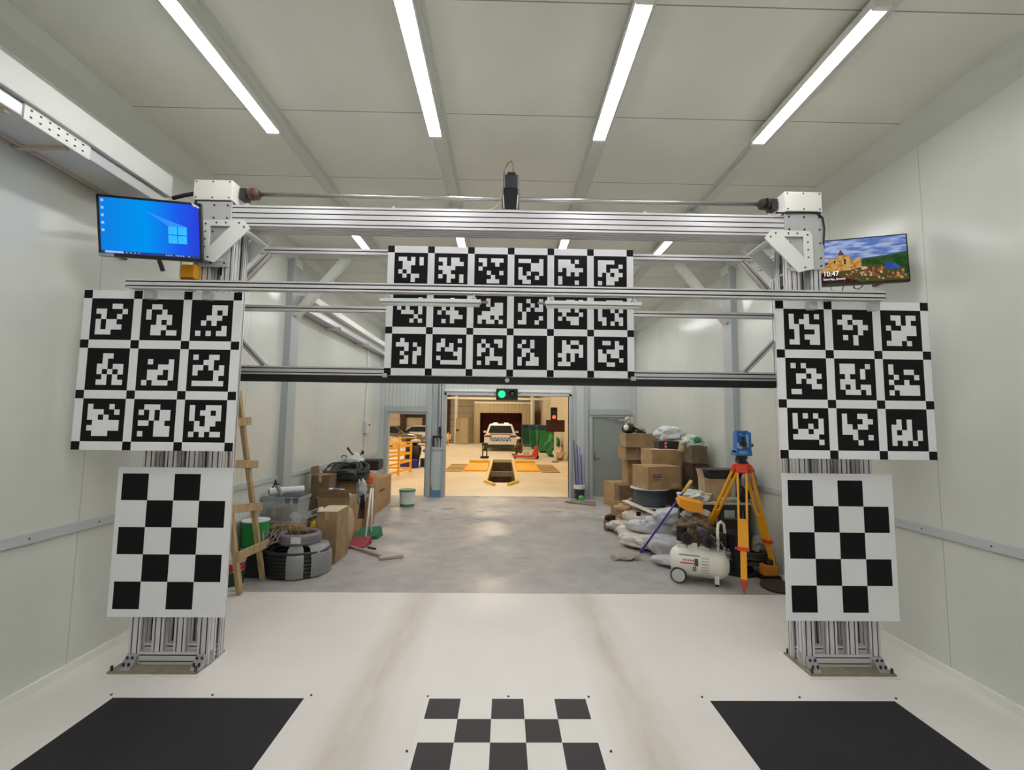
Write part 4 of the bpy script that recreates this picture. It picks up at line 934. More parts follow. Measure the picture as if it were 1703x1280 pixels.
q = P(601, 818, Y=7.30); m_ = MB(); m_.blob(q, (0.085, 0.07, 0.22), 33, 0.18, 2.2, 4, crease=0.08); single('plastic_bag', m_, mat('grey_clear_bag', (178, 182, 180), 0.25, bump=0.4), 'grey clear bag hanging in front of the left box pile', 'bag', smooth=True)
cpx(584, 613, 826, 880, 7.72, 0.34, 'plain cardboard box behind the white broom handles', zb=0.0, m=CARD)
cpx(598, 616, 806, 860, 8.12, 0.30, 'tall cardboard box standing between black cables and the long carton', zb=0.0, m=CARD2)
q = P(612, 797, Y=8.25); m_ = MB(); m_.blob((q.x, 8.3, q.z-0.02), (0.10, 0.12, 0.14), 35, 0.2, 2.2, 4, crease=0.06, flat=0.10); single('cloth_bag', m_, mat('orange_cloth', (204, 110, 66), 0.8), 'orange cloth bag beside the green net bundle', 'bag', smooth=True)
# scooter behind
t = thing('electric_scooter', 'folded white scooter with dark handlebar and black seat behind the left pile', 'scooter', (-2.9, 8.9, 0.0))
q = P(590, 766, Y=8.7)
MB().blob(q, (0.17, 0.16, 0.15), 41, 0.15, 2, 4).build('body', mat('scooter_white', (206, 208, 198), 0.4), t, smooth=True)
MB().tube([P(579, 746, Y=8.6), P(584, 753, Y=8.6), P(591, 759, Y=8.62), P(598, 757, Y=8.66), P(603, 752, Y=8.7)], 0.016, 8).cyl(P(578, 744, Y=8.6), P(581, 749, Y=8.6), 0.02).blob(P(603, 752, Y=8.7), (0.03, 0.03, 0.04), 1, 0, 1, 2).build('handlebar', BLACKP, t, smooth=True)
MB().tube([P(591, 759, Y=8.62), (q.x, 8.72, 0.9), (q.x+0.02, 8.75, 0.63)], 0.025, 8).build('stem', STEELD, t)
a, b = P(600, 764, Y=9.0), P(631, 782, Y=9.0)
MB().bar((q.x+0.02, 8.7, 0.65), (q.x+0.02, 9.05, 0.65), 0.10, 0.05).bar((a.x+0.08, 9.05, 0.63), (a.x+0.08, 9.05, b.z), 0.04, 0.04).build('deck', STEELD, t)
MB().box((a.x, 8.95, b.z), (b.x, 9.3, a.z)).build('seat', mat('seat_black', (38, 34, 36), 0.5), t, bevel=0.03)
MB().tube([P(568, 762, Y=8.6), P(570, 757, Y=8.6), P(576, 758, Y=8.6), P(578, 763, Y=8.6)], 0.01, 6).build('wire_loop', STEELD, t)
t = carton((-2.62, 9.2, 0.0), (0.38, 1.75, 0.62), 0.02, 'long flat cardboard carton standing lengthwise by the small left opening', CARD, name='long_carton')
q = MB()
for k in range(9): q.box((-2.4285, 8.95+0.06*k, 0.36), (-2.4265, 8.985+0.06*k, 0.41))
q.build('printed_letters', mat('print_brown', (120, 92, 64), 0.8), t)
# brooms, dustpans
def stick(name, label, a, b, r, m, cat, head=None, group=None):
    t = thing(name, label, cat, (b[0], b[1], 0), group); MB().cyl(a, b, r, n=10).build('handle', m, t, smooth=True)
    return t
WH = mat('white_handle', (222, 222, 216), 0.4)
t = stick('dustpan', 'red long handled dustpan on the floor by the left pile', P(617, 812, Y=7.05), P(608, 893, Y=6.70), 0.014, WH, 'dustpan')
m_ = MB(Matrix.Translation((-0.06, 0.1, 0))); y = 6.5
m_.add([(-2.13, y-0.12, 0.004), (-1.86, y-0.05, 0.004), (-1.83, y+0.17, 0.01), (-2.10, y+0.12, 0.01), (-2.13, y-0.12, 0.012), (-1.86, y-0.05, 0.012), (-1.84, y+0.15, 0.11), (-2.09, y+0.10, 0.11)], [(0,3,2,1), (0,1,5,4), (3,7,6,2), (0,4,7,3), (1,2,6,5), (4,5,6,7)])
m_.build('pan', mat('pan_red', (150, 34, 52), 0.45), t)
t = stick('dustpan', 'green long handled dustpan on the floor by the left pile', P(620, 812, Y=7.40), P(617, 884, Y=7.05), 0.014, WH, 'dustpan')
m_ = MB(Matrix.Translation((-0.05, 0.12, 0))); m_.add([(-2.20, 6.80, 0.004), (-1.84, 6.88, 0.004), (-1.80, 7.08, 0.01), (-2.12, 7.04, 0.01), (-2.20, 6.80, 0.03), (-1.84, 6.88, 0.05), (-1.82, 7.05, 0.16), (-2.10, 7.0, 0.15)], [(0,3,2,1), (0,1,5,4), (3,7,6,2), (0,4,7,3), (1,2,6,5), (4,5,6,7)])
m_.build('pan', mat('pan_green', (22, 112, 72), 0.45), t)
a, b = P(583, 908, Z=0.02), P(652, 927, Z=0.02)
t = thing('floor_squeegee', 'pale squeegee stick lying on the concrete floor, left', 'squeegee', (b.x, b.y, 0))
MB().cyl((a.x, a.y, 0.02), (b.x-0.1, b.y+0.03, 0.02), 0.016, n=10).build('handle', mat('tan_handle', (176, 160, 140), 0.6), t)
MB().bar((b.x-0.16, b.y-0.03, 0.02), (b.x+0.12, b.y+0.10, 0.02), 0.05, 0.035).build('blade', mat('squeegee_grey', (190, 184, 176), 0.5), t, bevel=0.004)
MB().bar((a.x+0.28, a.y-0.12, 0.04), (a.x+0.40, a.y-0.20, 0.04), 0.03, 0.02).build('clamp', STEELD, t)

# ================================================================== RIGHT PILE
a = P(1034, 846, Z=0)
carton((2.56, 9.85, 0.0), (0.42, 0.95, 0.50), 0.28, 'long brown carton on the floor beside the grey door', CARD, name='long_carton')
cpx(1044, 1064, 766, 812, 8.9, 0.45, 'narrow upright carton under the flat box stack by the grey door', zb=0.0, m=CARD)
cpx(1062, 1080, 764, 830, 8.9, 0.40, 'darker upright carton under the flat box stack, right of the narrow one', zb=0.0, m=CARD3)
cpx(1039, 1078, 744, 765, 8.7, 0.5, 'bundle of flattened cartons under the top box by the grey door', ang=0.06, m=CARD2)
cpx(1074, 1086, 741, 778, 8.75, 0.4, 'dark narrow carton beside the flattened bundle', m=CARD3, zb=0.6)
carton((2.42, 8.9, 0.0), (0.45, 0.4, 0.6), 0.0, 'hidden carton carrying the dark narrow one', CARD3)
cpx(1042, 1098, 721, 744, 8.55, 0.55, 'topmost flat cardboard box of the stack by the grey door', ang=-0.04, m=CARD2)
ztop = P(1070, 721, Y=8.55).z
t = thing('helmet', 'black and white helmet on the topmost flat box by the grey door', 'helmet', (2.42, 8.8, ztop))
MB().blob((2.40, 8.78, ztop+0.09), (0.13, 0.14, 0.10), 4, 0.08, 2, 4, flat=0.09).build('shell', BLACKP, t, smooth=True)
MB().blob((2.33, 8.68, ztop+0.11), (0.05, 0.05, 0.06), 4, 0.08, 2, 3).build('white_patch', mat('cup_white', (226, 226, 220), 0.4), t, smooth=True)
m_ = MB(); m_.blob((2.47, 8.95, ztop+0.20), (0.10, 0.08, 0.13), 15, 0.3, 2, 4, crease=0.1); m_.blob((2.60, 8.80, ztop+0.07), (0.12, 0.08, 0.07), 16, 0.2, 2, 3)
single('plastic_bag', m_, mat('beige_bag', (172, 164, 148), 0.5, var=0.15), 'crumpled beige bag behind the helmet on the box stack', 'bag', smooth=True)
m_ = MB(); m_.tube([(2.48, 8.66, ztop+0.12), (2.56, 8.64, ztop+0.06), (2.64, 8.66, ztop+0.03), (2.70, 8.7, ztop+0.02)], 0.02, 8); single('strap', m_, BLACKP, 'black strap trailing from the helmet on the box stack', 'strap', smooth=True)
YB_ = 7.35
tB = cpx(1083, 1152, 748, 776, YB_, 0.55, 'large cardboard box with white sheet on top, second from the top', ang=0.02, m=CARD, prints=None)
zB = P(1117, 748, Y=YB_).z
single('paper_sheet', MB(rotz((2.62, YB_+0.16, zB+0.001), 0.1)).box((-0.17, -0.12, 0), (0.15, 0.12, 0.004)), mat('sheet_cream', (226, 216, 190), 0.6), 'cream paper sheet lying on the large box, right pile', 'paper')
cpx(1110, 1152, 776, 812, YB_+0.06, 0.45, 'cardboard box directly under the large box, right pile', ang=0.0, zb=P(1130, 815, Y=YB_).z, m=CARD)
zb_ = P(1130, 815, Y=YB_).z
carton((2.80, YB_+0.3, 0.0), (0.5, 0.45, zb_), 0.0, 'bottom carton of the right pile, mostly hidden by the bags', CARD3)
YC_ = 6.85
zc1, zc0 = P(1105, 776, Y=YC_).z, P(1105, 814, Y=YC_).z
a, b = P(1066, 795, Y=YC_), P(1135, 795, Y=YC_)
tC = carton(((a.x+b.x)/2, YC_+0.25, zc0), (0.58, 0.42, zc1-zc0), 0.30, 'cardboard box with purple printed label above the grey cable reel', CARD, prints=[(-0.72, 0.50, -0.18, 0.58), (-0.72, 0.62, -0.18, 0.66), (-0.62, 0.40, -0.25, 0.44)])
m_ = MB(rotz(((a.x+b.x)/2, YC_+0.25, zc0), 0.30)); m_.box((0.10, -0.2125, 0.02), (0.24, -0.211, 0.09)); m_.build('tape', TAPE, tC)
# grey reel under it
zr1 = zc0-0.003; zr0 = P(1095, 846, Y=6.85).z
c = (2.27, 7.1, zr0)
t = thing('cable_reel', 'reel of dark grey cable under the labelled cardboard box', 'cable reel', c); hh = zr1-zr0
MB().lathe([(0.30, 0), (0.30, 0.012), (0.05, 0.012), (0.05, hh-0.012), (0.30, hh-0.012), (0.30, hh), (0, hh)], c, n=36).build('flange', mat('reel_white', (206, 208, 208), 0.5), t)
MB().coil((c[0], c[1], c[2]+0.025), 0.235, 0.012, int((hh-0.04)/0.021), hh-0.045, seg=32, n=6).build('cable', mat('grey_cable', (84, 88, 94), 0.5), t, smooth=True)
MB().lathe([(0.228, 0.012), (0.228, hh-0.012)], c, n=32).build('winding', mat('grey_cable_dark', (52, 55, 60), 0.6), t)
carton((2.30, 7.15, 0.0), (0.44, 0.44, zr0), 0.1, 'hidden carton carrying the grey cable reel', CARD3)
# crate with white bag
yk = 7.55; z0 = zB+0.001; z1 = P(1110, 735, Y=yk).z
t = thing('black_crate', 'black crate with small red label under the white bag, top of right pile', 'crate', (2.66, yk+0.15, z0))
a, b = P(1096, 740, Y=yk), P(1130, 740, Y=yk)
MB().box((a.x, yk, z0), (b.x, yk+0.28, z0+0.13)).build('body', mat('crate_black', (40, 42, 44), 0.5), t, bevel=0.012)
MB().box((a.x+0.09, yk-0.004, z0+0.01), (a.x+0.13, yk, z0+0.12)).build('red_label', mat('label_red', (200, 30, 40)), t)
MB().box((a.x+0.098, yk-0.006, z0+0.085), (a.x+0.122, yk-0.003, z0+0.11)).box((a.x+0.098, yk-0.006, z0+0.03), (a.x+0.122, yk-0.003, z0+0.055)).build('label_text', mat('label_white', (222, 222, 222)), t)
m_ = MB(); m_.blob(((a.x+b.x)/2+0.04, yk+0.14, z0+0.25), (0.24, 0.17, 0.13), 51, 0.25, 2.0, 5, crease=0.09, flat=0.11); single('plastic_bag', m_, POLY, 'white crumpled plastic bag on the black crate, top of right pile', 'bag', smooth=True)
# open flap carton and the dark one behind, near the wall
m_ = MB(); q = [P(1127, 750, Y=7.3), P(1148, 752, Y=7.25), P(1150, 738, Y=7.22), P(1130, 735, Y=7.3)]
m_.add(q+[v+Vector((0, 0.006, 0)) for v in q], [(0,1,2,3), (7,6,5,4), (0,4,5,1), (1,5,6,2), (2,6,7,3), (3,7,4,0)]); m_.build('flap', mat('pale_flap', (200, 182, 132), 0.8), tB)
cpx(1151, 1177, 742, 772, 6.95, 0.40, 'dusty olive carton near the right wall with plastic on top', m=mat('card_olive', (108, 96, 74), 0.9, var=0.15), tape=False, zb=P(1160, 771, Y=6.95).z)
zt = P(1163, 742, Y=6.95).z; zz_ = P(1160, 771, Y=6.95).z
carton((3.0, 7.16, 0.0), (0.24, 0.40, zz_-0.002), 0.0, 'dark brown tall carton under the olive one near right wall', mat('card_darkest', (74, 56, 46), 0.9, var=0.2), tape=False)
m_ = MB(); m_.blob((2.95, 7.12, zt+0.07), (0.15, 0.13, 0.10), 55, 0.3, 2.2, 4, crease=0.08); single('plastic_bag', m_, mat('white_film', (206, 214, 208), 0.3, rgb2=(180, 196, 188)), 'whitish plastic packing on the olive carton near right wall', 'bag', smooth=True)
m_ = MB(); m_.blob((2.99, 7.02, zt+0.085), (0.07, 0.05, 0.05), 56, 0.3, 2.2, 3); single('green_cloth', m_, mat('green_cloth', (34, 120, 84), 0.6), 'small green cloth on the whitish packing near right wall', 'cloth', smooth=True)
m_ = MB(); q = P(1158, 806, Y=6.05); m_.blob((q.x, q.y, zt+0.05) if False else (2.50, 6.10, 0.90), (0.07, 0.05, 0.05), 57, 0.25, 2.5, 3)
single('rag', m_, mat('dark_violet_rag', (78, 62, 74), 0.8), 'dark violet rag between yellow grip and dusty carton', 'rag', smooth=True)
# wooden table board with goods
zt = 0.79
t = thing('work_table', 'rough low table with cluttered pale top behind the tripod', 'table', (2.75, 5.98, 0))
MB().box((2.31, 5.80, zt-0.03), (3.19, 6.16, zt)).build('table_top', mat('table_pale', (196, 190, 176), 0.6, var=0.08), t, bevel=0.004)
MB().box((2.34, 5.83, zt-0.10), (3.15, 5.845, zt-0.03)).build('apron', mat('dark_table', (66, 56, 46), 0.7), t)
for x in (2.36, 2.78, 3.12):
    for y in (5.87, 6.10): MB().box((x-0.03, y-0.03, 0), (x+0.03, y+0.03, zt-0.03)).build('leg', mat('dark_table', (66, 56, 46)), t)
m_ = MB(); m_.blob((2.48, 5.97, zt+0.05), (0.20, 0.15, 0.07), 61, 0.3, 2.3, 5, crease=0.09, flat=0.05); single('plastic_bag', m_, mat('greenish_bag', (204, 214, 202), 0.4, bump=0.3), 'pale greenish crumpled bag on the left end of table', 'bag', smooth=True)
m_ = MB(); m_.blob((2.95, 5.89, zt+0.022), (0.22, 0.08, 0.03), 62, 0.3, 2.3, 4, crease=0.08, flat=0.026); single('cloth_sheet', m_, mat('dusty_cloth', (190, 184, 172), 0.8), 'dusty rumpled cloth on the table behind the tripod', 'cloth', smooth=True)
m_ = MB(); m_.lathe([(0, 0), (0.10, 0), (0.11, 0.012), (0, 0.016)], (2.66, 6.15, zt+0.10), n=24)
t = cpx(1172, 1216, 796, 822, 5.93, 0.20, 'small dusty cardboard box on the table behind the tripod', zb=zt+0.001, m=mat('card_pale', (176, 152, 122), 0.9, var=0.12), tape=False, flap=[('x-', 0.03)])
zt2 = P(1190, 796, Y=5.93).z
t = thing('black_case', 'flat black case lying on the small dusty box behind the tripod', 'case', (2.93, 6.05, zt2))
MB().box((2.66, 5.92, zt2+0.002), (3.20, 6.2, zt2+0.09)).build('lower_shell', mat('case_black', (34, 34, 38), 0.4), t, bevel=0.012)
MB().box((2.65, 5.91, zt2+0.09), (3.205, 6.21, zt2+0.12)).build('lid', MATS['case_black'], t, bevel=0.01)
m_ = MB(); m_.blob((3.08, 5.72, zt2+0.02), (0.08, 0.10, 0.15), 63, 0.25, 2.3, 4, crease=0.08); single('cloth_bag', m_, mat('grey_bag', (158, 156, 150), 0.7, rgb2=(110, 108, 106), scale=12), 'grey and white crumpled bag beside the black case by right wall', 'bag', smooth=True)
m_ = MB(); m_.blob((3.06, 5.84, zt+0.10), (0.09, 0.07, 0.10), 64, 0.1, 2, 3, flat=0.098); single('black_bag', m_, BLACKP, 'black bag on the table right of the dusty box', 'bag', smooth=True)
# things under the table
t = carton((2.95, 6.0, 0.0), (0.22, 0.15, 0.55), 0.0, 'dark brown carton under the table behind the tripod', mat('card_darkest', (74, 56, 46)))
# sacks
def sack(c, rad, ang, seed, label, m=SACK, tie=True, tilt=0.0, tx=0.0, amp=0.10):
    t = thing('sack', label, 'sack', (c[0], c[1], max(0, c[2]-rad[2])), 'filled sacks in the right pile')
    Lm = Matrix.Rotation(ang, 4, 'Z') @ Matrix.Rotation(tilt, 4, 'Y') @ Matrix.Rotation(tx, 4, 'X')
    m_ = MB(); m_.blob(c, rad, seed, amp, 1.9, 5, boxy=0.72, L=Lm, crease=0.045); m_.build('body', m, t, smooth=True)
    if tie:
        m2 = MB(); e = Lm @ Vector((-rad[0]*1.03, 0, 0)); m2.blob(Vector(c)+e, (rad[0]*0.16, rad[1]*0.35, rad[2]*0.45), seed+3, 0.3, 3, 3, L=Lm); m2.build('gathered_end', m, t, smooth=True)
    return t
sack((2.05, 6.95, 0.13), (0.33, 0.22, 0.12), -0.9, 71, 'pale sack on the floor, front left edge of the right pile')
sack((2.00, 7.38, 0.12), (0.28, 0.17, 0.11), -1.0, 72, 'pinkish sack on the floor, farthest from the camera', m=mat('sack_pink', (208, 196, 184), 0.8, var=0.08, bump=0.3, bscale=30))
sack((2.13, 7.0, 0.34), (0.34, 0.19, 0.11), -1.0, 73, 'pinkish sack draped over the pale front left sack', m=MATS['sack_pink'])
sack((2.22, 6.45, 0.12), (0.40, 0.20, 0.11), -0.55, 74, 'long white sack on the floor behind the mop handle')
sack((2.34, 6.50, 0.34), (0.34, 0.22, 0.15), -0.3, 75, 'white sack in the middle of the pile, second layer', m=SACKG)
sack((2.22, 6.22, 0.15), (0.27, 0.17, 0.14), -0.5, 76, 'light grey sack on the floor just behind the air compressor', m=SACKG)
sack((2.12, 5.80, 0.065), (0.26, 0.11, 0.06), -0.55, 77, 'flat light sack on the floor left of the air compressor', m=SACKG, tie=False)
sack((2.30, 6.30, 0.52), (0.22, 0.15, 0.10), 0.1, 78, 'greyish white sack below the orange tool, third layer', m=SACKG)
sack((1.93, 7.7, 0.10), (0.2, 0.15, 0.09), 0.3, 79, 'small pale sack at the back corner of the pile by the kraft paper')
sack((1.96, 6.62, 0.11), (0.28, 0.15, 0.10), -0.75, 86, 'white sack on the floor between mop head and pinkish sacks')
sack((2.04, 6.66, 0.29), (0.28, 0.15, 0.08), -0.8, 87, 'light grey sack lying over the one beside the mop head', m=SACKG)
# papers & board on the sacks
m_ = MB(); m_.blob((2.08, 7.55, 0.32), (0.22, 0.18, 0.20), 81, 0.35, 2.4, 5, crease=0.12); single('crumpled_kraft_paper', m_, KRAFT, 'big crumpled brown paper on the left end of right pile', 'paper', smooth=True)
m_ = MB(rotz((1.90, 7.72, 0.22), -0.4)); m_.box((-0.10, -0.01, 0), (0.12, 0.01, 0.26)); single('cardboard_sheet', m_, CARD, 'torn cardboard sheet standing at the left edge of pile', 'cardboard sheet')
t = thing('white_panel_strip', 'white strip with one black square lying across the sacks', 'panel', (2.1, 6.75, 0.45))
m_ = MB(); m_.bar((1.88, 7.15, 0.58), (2.22, 6.60, 0.475), 0.10, 0.02).bar((2.20, 6.62, 0.475), (2.62, 6.68, 0.49), 0.10, 0.03); m_.build('strip', mat('strip_cream', (222, 218, 200), 0.5), t, bevel=0.004)
q = P(1063, 855, Y=6.52); MB().box((q.x-0.03, 6.545, q.z-0.028), (q.x+0.03, 6.555, q.z+0.028)).build('black_square', TK, t)
t = thing('small_brown_box', 'tiny brown box with dark top on the floor at the left edge of right pile', 'box', (1.78, 7.75, 0))
MB().box((1.70, 7.65, 0), (1.86, 7.8, 0.16)).build('box', mat('brown_box', (130, 100, 74), 0.8), t, bevel=0.004); MB().blob((1.79, 7.72, 0.20), (0.09, 0.07, 0.05), 82, 0.3, 3, 3).build('dark_bundle', mat('dark_red', (50, 30, 34), 0.8), t, smooth=True)
# orange tool
t = thing('orange_block', 'bright orange angular block on top of the sacks', 'foam block', (2.4, 5.72, 0.66))
m_ = MB(); q = [P(1131, 828, Y=5.66), P(1170, 838, Y=5.58), P(1168, 853, Y=5.58), P(1146, 851, Y=5.62), P(1130, 842, Y=5.66)]
m_.add(q+[v+Vector((0.02, 0.14, 0.02)) for v in q], [(0,1,2,3,4), (9,8,7,6,5), (0,5,6,1), (1,6,7,2), (2,7,8,3), (3,8,9,4), (4,9,5,0)]); m_.build('block', mat('bright_orange', (246, 160, 20), 0.45), t, bevel=0.006)
q = P(1156, 858, Y=5.70); MB().blob((q.x+0.02, 5.74, q.z+0.01), (0.19, 0.07, 0.07), 83, 0.2, 2, 4).build('base', SACKG, t, smooth=True)
m_ = MB(); q = P(1096, 861, Y=6.5); m_.blob((q.x, 6.46, q.z), (0.06, 0.04, 0.03), 84, 0.2, 2, 3); single('yellow_glove', m_, mat('yellow_glove', (232, 176, 30), 0.6), 'small yellow glove between sacks beside the blue mop handle', 'glove', smooth=True)
# brown bag with things
m_ = MB(); m_.blob((2.36, 5.66, 0.50), (0.23, 0.15, 0.17), 85, 0.25, 2.2, 5, crease=0.08); single('plastic_bag', m_, BAGB, 'brown translucent bag behind the air compressor motor', 'bag', smooth=True)
carton((2.42, 5.68, 0.0), (0.36, 0.18, 0.36), 0.0, 'hidden carton under the brown translucent bag', CARD3)
# mop
a, b = P(1150, 799, Y=5.72), P(1066, 917, Y=6.12)
t = thing('mop', 'blue handled string mop leaning on the right pile, head on the floor', 'mop', (b.x, b.y, 0))
g = a+(b-a)*0.16
MB().cyl(a, g, 0.021, n=12).build('grip', mat('mop_grip', (222, 186, 96), 0.5), t, smooth=True)
MB().cyl(g, b, 0.0125, n=12).cyl(b+(a-b)*0.06, b, 0.02, 0.03, n=12).build('handle', mat('mop_blue', (58, 56, 158), 0.35), t, smooth=True)
m_ = MB(); rd = random.Random(9)
for k in range(60):
    ang = math.pi+rd.uniform(-0.35, 0.45); L_ = rd.uniform(0.18, 0.40); o = Vector((b.x, b.y, 0.05)); pts = [Vector((b.x, b.y, b.z))]
    for i in range(1, 7):
        f = i/6; pts.append(Vector((b.x+math.cos(ang)*L_*f+0.015*math.sin(9*f+k), b.y-0.02+math.sin(ang)*L_*f+0.02*math.sin(7*f+k*2), max(0.012, 0.06*(1-f)+0.018*abs(math.sin(6*f+k))))))
    m_.tube(pts, 0.0065, 5)
m_.build('strings', mat('mop_strings', (174, 166, 158), 0.9, var=0.15, scale=20), t, smooth=True)
# ---- air compressor
cA, cB = Vector((1.94, 5.40, 0.215)), Vector((2.53, 5.16, 0.215)); ax = (cB-cA).normalized(); sd = Vector((ax.y, -ax.x, 0)); L_ = (cB-cA).length
t = thing('air_compressor', 'cream white portable air compressor with black motor at front right', 'air compressor', ((cA.x+cB.x)/2, (cA.y+cB.y)/2, 0))
CW = mat('compressor_cream', (230, 228, 214), 0.3)
r_ = 0.165
MB().lathe([(0, 0), (0.07, 0.006), (0.12, 0.03), (0.152, 0.07), (r_, 0.11), (r_, L_-0.11), (0.152, L_-0.07), (0.12, L_-0.03), (0.07, L_-0.006), (0, L_)], cA, ax, 32).build('tank', CW, t, smooth=True)
for f in (0.22, 0.40, 0.60):
    p = cA+ax*(L_*f); MB().box((-0.05, -0.06, r_-0.02), (0.05, 0.06, r_+0.025), 0, Matrix.Translation(p) @ Matrix.Rotation(math.atan2(ax.y, ax.x), 4, 'Z')).build('mounting_bracket', CW, t, bevel=0.004)
Lr = Matrix.Rotation(math.atan2(ax.y, ax.x), 4, 'Z')
def lp(f, y, z): return cA + ax*f - sd*(-y) + Vector((0, 0, z))
mm = mat('motor_dark', (48, 40, 42), 0.4, 0.3)
m_ = MB(); m_.lathe([(0, 0), (0.07, 0.0), (0.085, 0.02), (0.085, 0.15), (0.07, 0.17), (0, 0.17)], lp(0.30, 0, 0.30), ax, 20).build('motor', mm, t, smooth=True)
m_ = MB()
for k in range(8): m_.lathe([(0.05, 0), (0.062, 0), (0.062, 0.008), (0.05, 0.008)], lp(0.14, 0, 0.23+0.018*k), (0, 0, 1), 16)
m_.lathe([(0, 0), (0.055, 0), (0.055, 0.16), (0, 0.16)], lp(0.14, 0, 0.22), (0, 0, 1), 16); m_.build('cylinder_head', mm, t)
m_ = MB()
for k in range(8): m_.lathe([(0.05, 0), (0.062, 0), (0.062, 0.008), (0.05, 0.008)], lp(0.55, 0, 0.21+0.016*k), (0, 0, 1), 16)
m_.lathe([(0, 0), (0.055, 0), (0.055, 0.14), (0, 0.14)], lp(0.55, 0, 0.20), (0, 0, 1), 16); m_.build('cylinder_head', mm, t)
f1 = lp(0.30, 0.085, 0.27); 
for q_ in (lp(0.20, 0.09, 0.27), lp(0.42, 0.10, 0.26)):
    m_ = MB(); m_.cyl(q_-sd*0.0, q_+sd*0.035, 0.068, n=24)
    for k in range(5): m_.lathe([(0.012+0.012*k, 0), (0.017+0.012*k, 0), (0.017+0.012*k, 0.006), (0.012+0.012*k, 0.006)], q_+sd*0.034, sd, 20)
    m_.build('fan_guard', mat('fan_guard', (58, 48, 52), 0.35), t)
hb = lp(L_-0.12, 0.0, r_-0.03)
MB().tube([hb+sd*0.07, hb+sd*0.07+Vector((0, 0, 0.26)), hb+sd*0.05+ax*0.01+Vector((0, 0, 0.31)), hb+ax*0.04+Vector((0, 0, 0.33)), hb-sd*0.03+ax*0.07+Vector((0, 0, 0.30)), hb-sd*0.05+ax*0.08+Vector((0, 0, 0.2)), hb-sd*0.05+ax*0.07+Vector((0, 0, -0.05))], 0.016, 10).build('handle', CW, t, smooth=True)
for sg in (1, -1):
    wq = lp(0.10, 0, 0)+sd*(sg*0.15)+Vector((0, 0, -cA.z+0.085)); a_ = wq-sd*0.018; 
    w_ = MB(); w_.lathe([(0.06, 0), (0.085, 0.004), (0.085, 0.032), (0.06, 0.036)], a_, sd, 28); wo = w_.build('wheel', mat('tyre', (44, 46, 46), 0.6), t)
    h_ = MB(); h_.lathe([(0.0, 0.004), (0.018, 0.004), (0.018, 0.04), (0, 0.042)], a_, sd, 16); h_.lathe([(0.055, 0.002), (0.07, 0.002), (0.07, 0.038), (0.055, 0.038)], a_, sd, 28)
    for k in range(6):
        an = k*math.pi/3; dv = ax*math.cos(an)+Vector((0, 0, math.sin(an))); h_.bar(a_+sd*0.025+dv*0.015, a_+sd*0.025+dv*0.06, 0.012, 0.018, up=tuple(sd))
    h_.build('hub', mat('hub_grey', (196, 200, 196), 0.4), wo)
MB().bar(lp(0.10, 0, 0)+sd*0.15+Vector((0, 0, -0.13)), lp(0.10, 0, 0)-sd*0.15+Vector((0, 0, -0.13)), 0.02, 0.02).bar(lp(0.10, 0, 0)+Vector((0, 0, -0.17)), lp(0.10, 0, 0)+Vector((0, 0, -0.12)), 0.06, 0.16, up=tuple(ax)).build('axle', CW, t)
fp = lp(L_-0.14, 0, 0)
fo = MB().bar(fp+sd*0.10+Vector((0, 0, -0.19)), fp+sd*0.10+Vector((0, 0, -0.09)), 0.06, 0.045, up=tuple(ax)).bar(fp-sd*0.10+Vector((0, 0, -0.19)), fp-sd*0.10+Vector((0, 0, -0.09)), 0.06, 0.045, up=tuple(ax)).build('foot', CW, t)
MB().cyl(fp+sd*0.10+Vector((0, 0, -0.215)), fp+sd*0.10+Vector((0, 0, -0.185)), 0.02).cyl(fp-sd*0.10+Vector((0, 0, -0.215)), fp-sd*0.10+Vector((0, 0, -0.185)), 0.02).build('rubber_foot', BLACKP, fo)
# labels wrapped on the tank side
def tank_patch(f0, f1, a0, a1, e=0.0012):
    m = MB(); n = 6; vs, fs = [], []
    for i in range(n+1):
        a = a0+(a1-a0)*i/n; rr = r_+e
        for f in (f0, f1): vs.append(cA+ax*f+sd*(rr*math.cos(a))+Vector((0, 0, rr*math.sin(a))))
    for i in range(n): fs.append((2*i, 2*i+1, 2*i+3, 2*i+2))
    return m.add(vs, fs)
lb = tank_patch(0.34, 0.42, -0.55, 0.62).build('warning_label', mat('label_cream', (226, 222, 210), 0.5), t)
for k in range(6): tank_patch(0.345, 0.415, -0.48+0.19*k, -0.45+0.19*k, 0.002).build('label_line', mat('label_maroon', (130, 60, 60), 0.5), lb)
tank_patch(0.12, 0.30, 0.05, 0.13).build('red_stripe', mat('label_red2', (176, 70, 76), 0.4), t)
tank_patch(0.11, 0.33, 0.55, 0.66).build('grey_stripe', mat('stripe_grey', (150, 138, 130), 0.4), t)
for k in range(5): tank_patch(0.15+0.025*k, 0.165+0.025*k, 0.22, 0.34, 0.0016).build('lettering', mat('stripe_red', (170, 60, 60), 0.4), t)
tank_patch(0.27, 0.31, -0.05, 0.42, 0.0018).build('emblem', mat('emblem_dark', (74, 70, 60), 0.5), t)
tank_patch(0.25, 0.29, -0.42, -0.08, 0.0018).build('olive_sticker', mat('emblem_olive', (150, 142, 66), 0.5), t)
MB().tube([lp(0.45, 0.10, 0.33), lp(0.55, 0.12, 0.26), lp(0.58, 0.12, 0.19), lp(0.64, 0.16, 0.10)], 0.006).tube([lp(0.3, 0.05, 0.40), lp(0.42, 0.05, 0.36), lp(0.52, 0.1, 0.20)], 0.005).build('air_hose', mat('hose_grey', (120, 118, 116), 0.4), t, smooth=True)
MB().cyl(lp(L_-0.05, 0.10, 0.14), lp(L_+0.0, 0.12, 0.16), 0.02).cyl(lp(L_-0.02, 0.10, 0.10), lp(L_-0.02, 0.10, 0.2), 0.014).build('gauge', mat('gauge', (120, 122, 124), 0.3, 0.6), t)
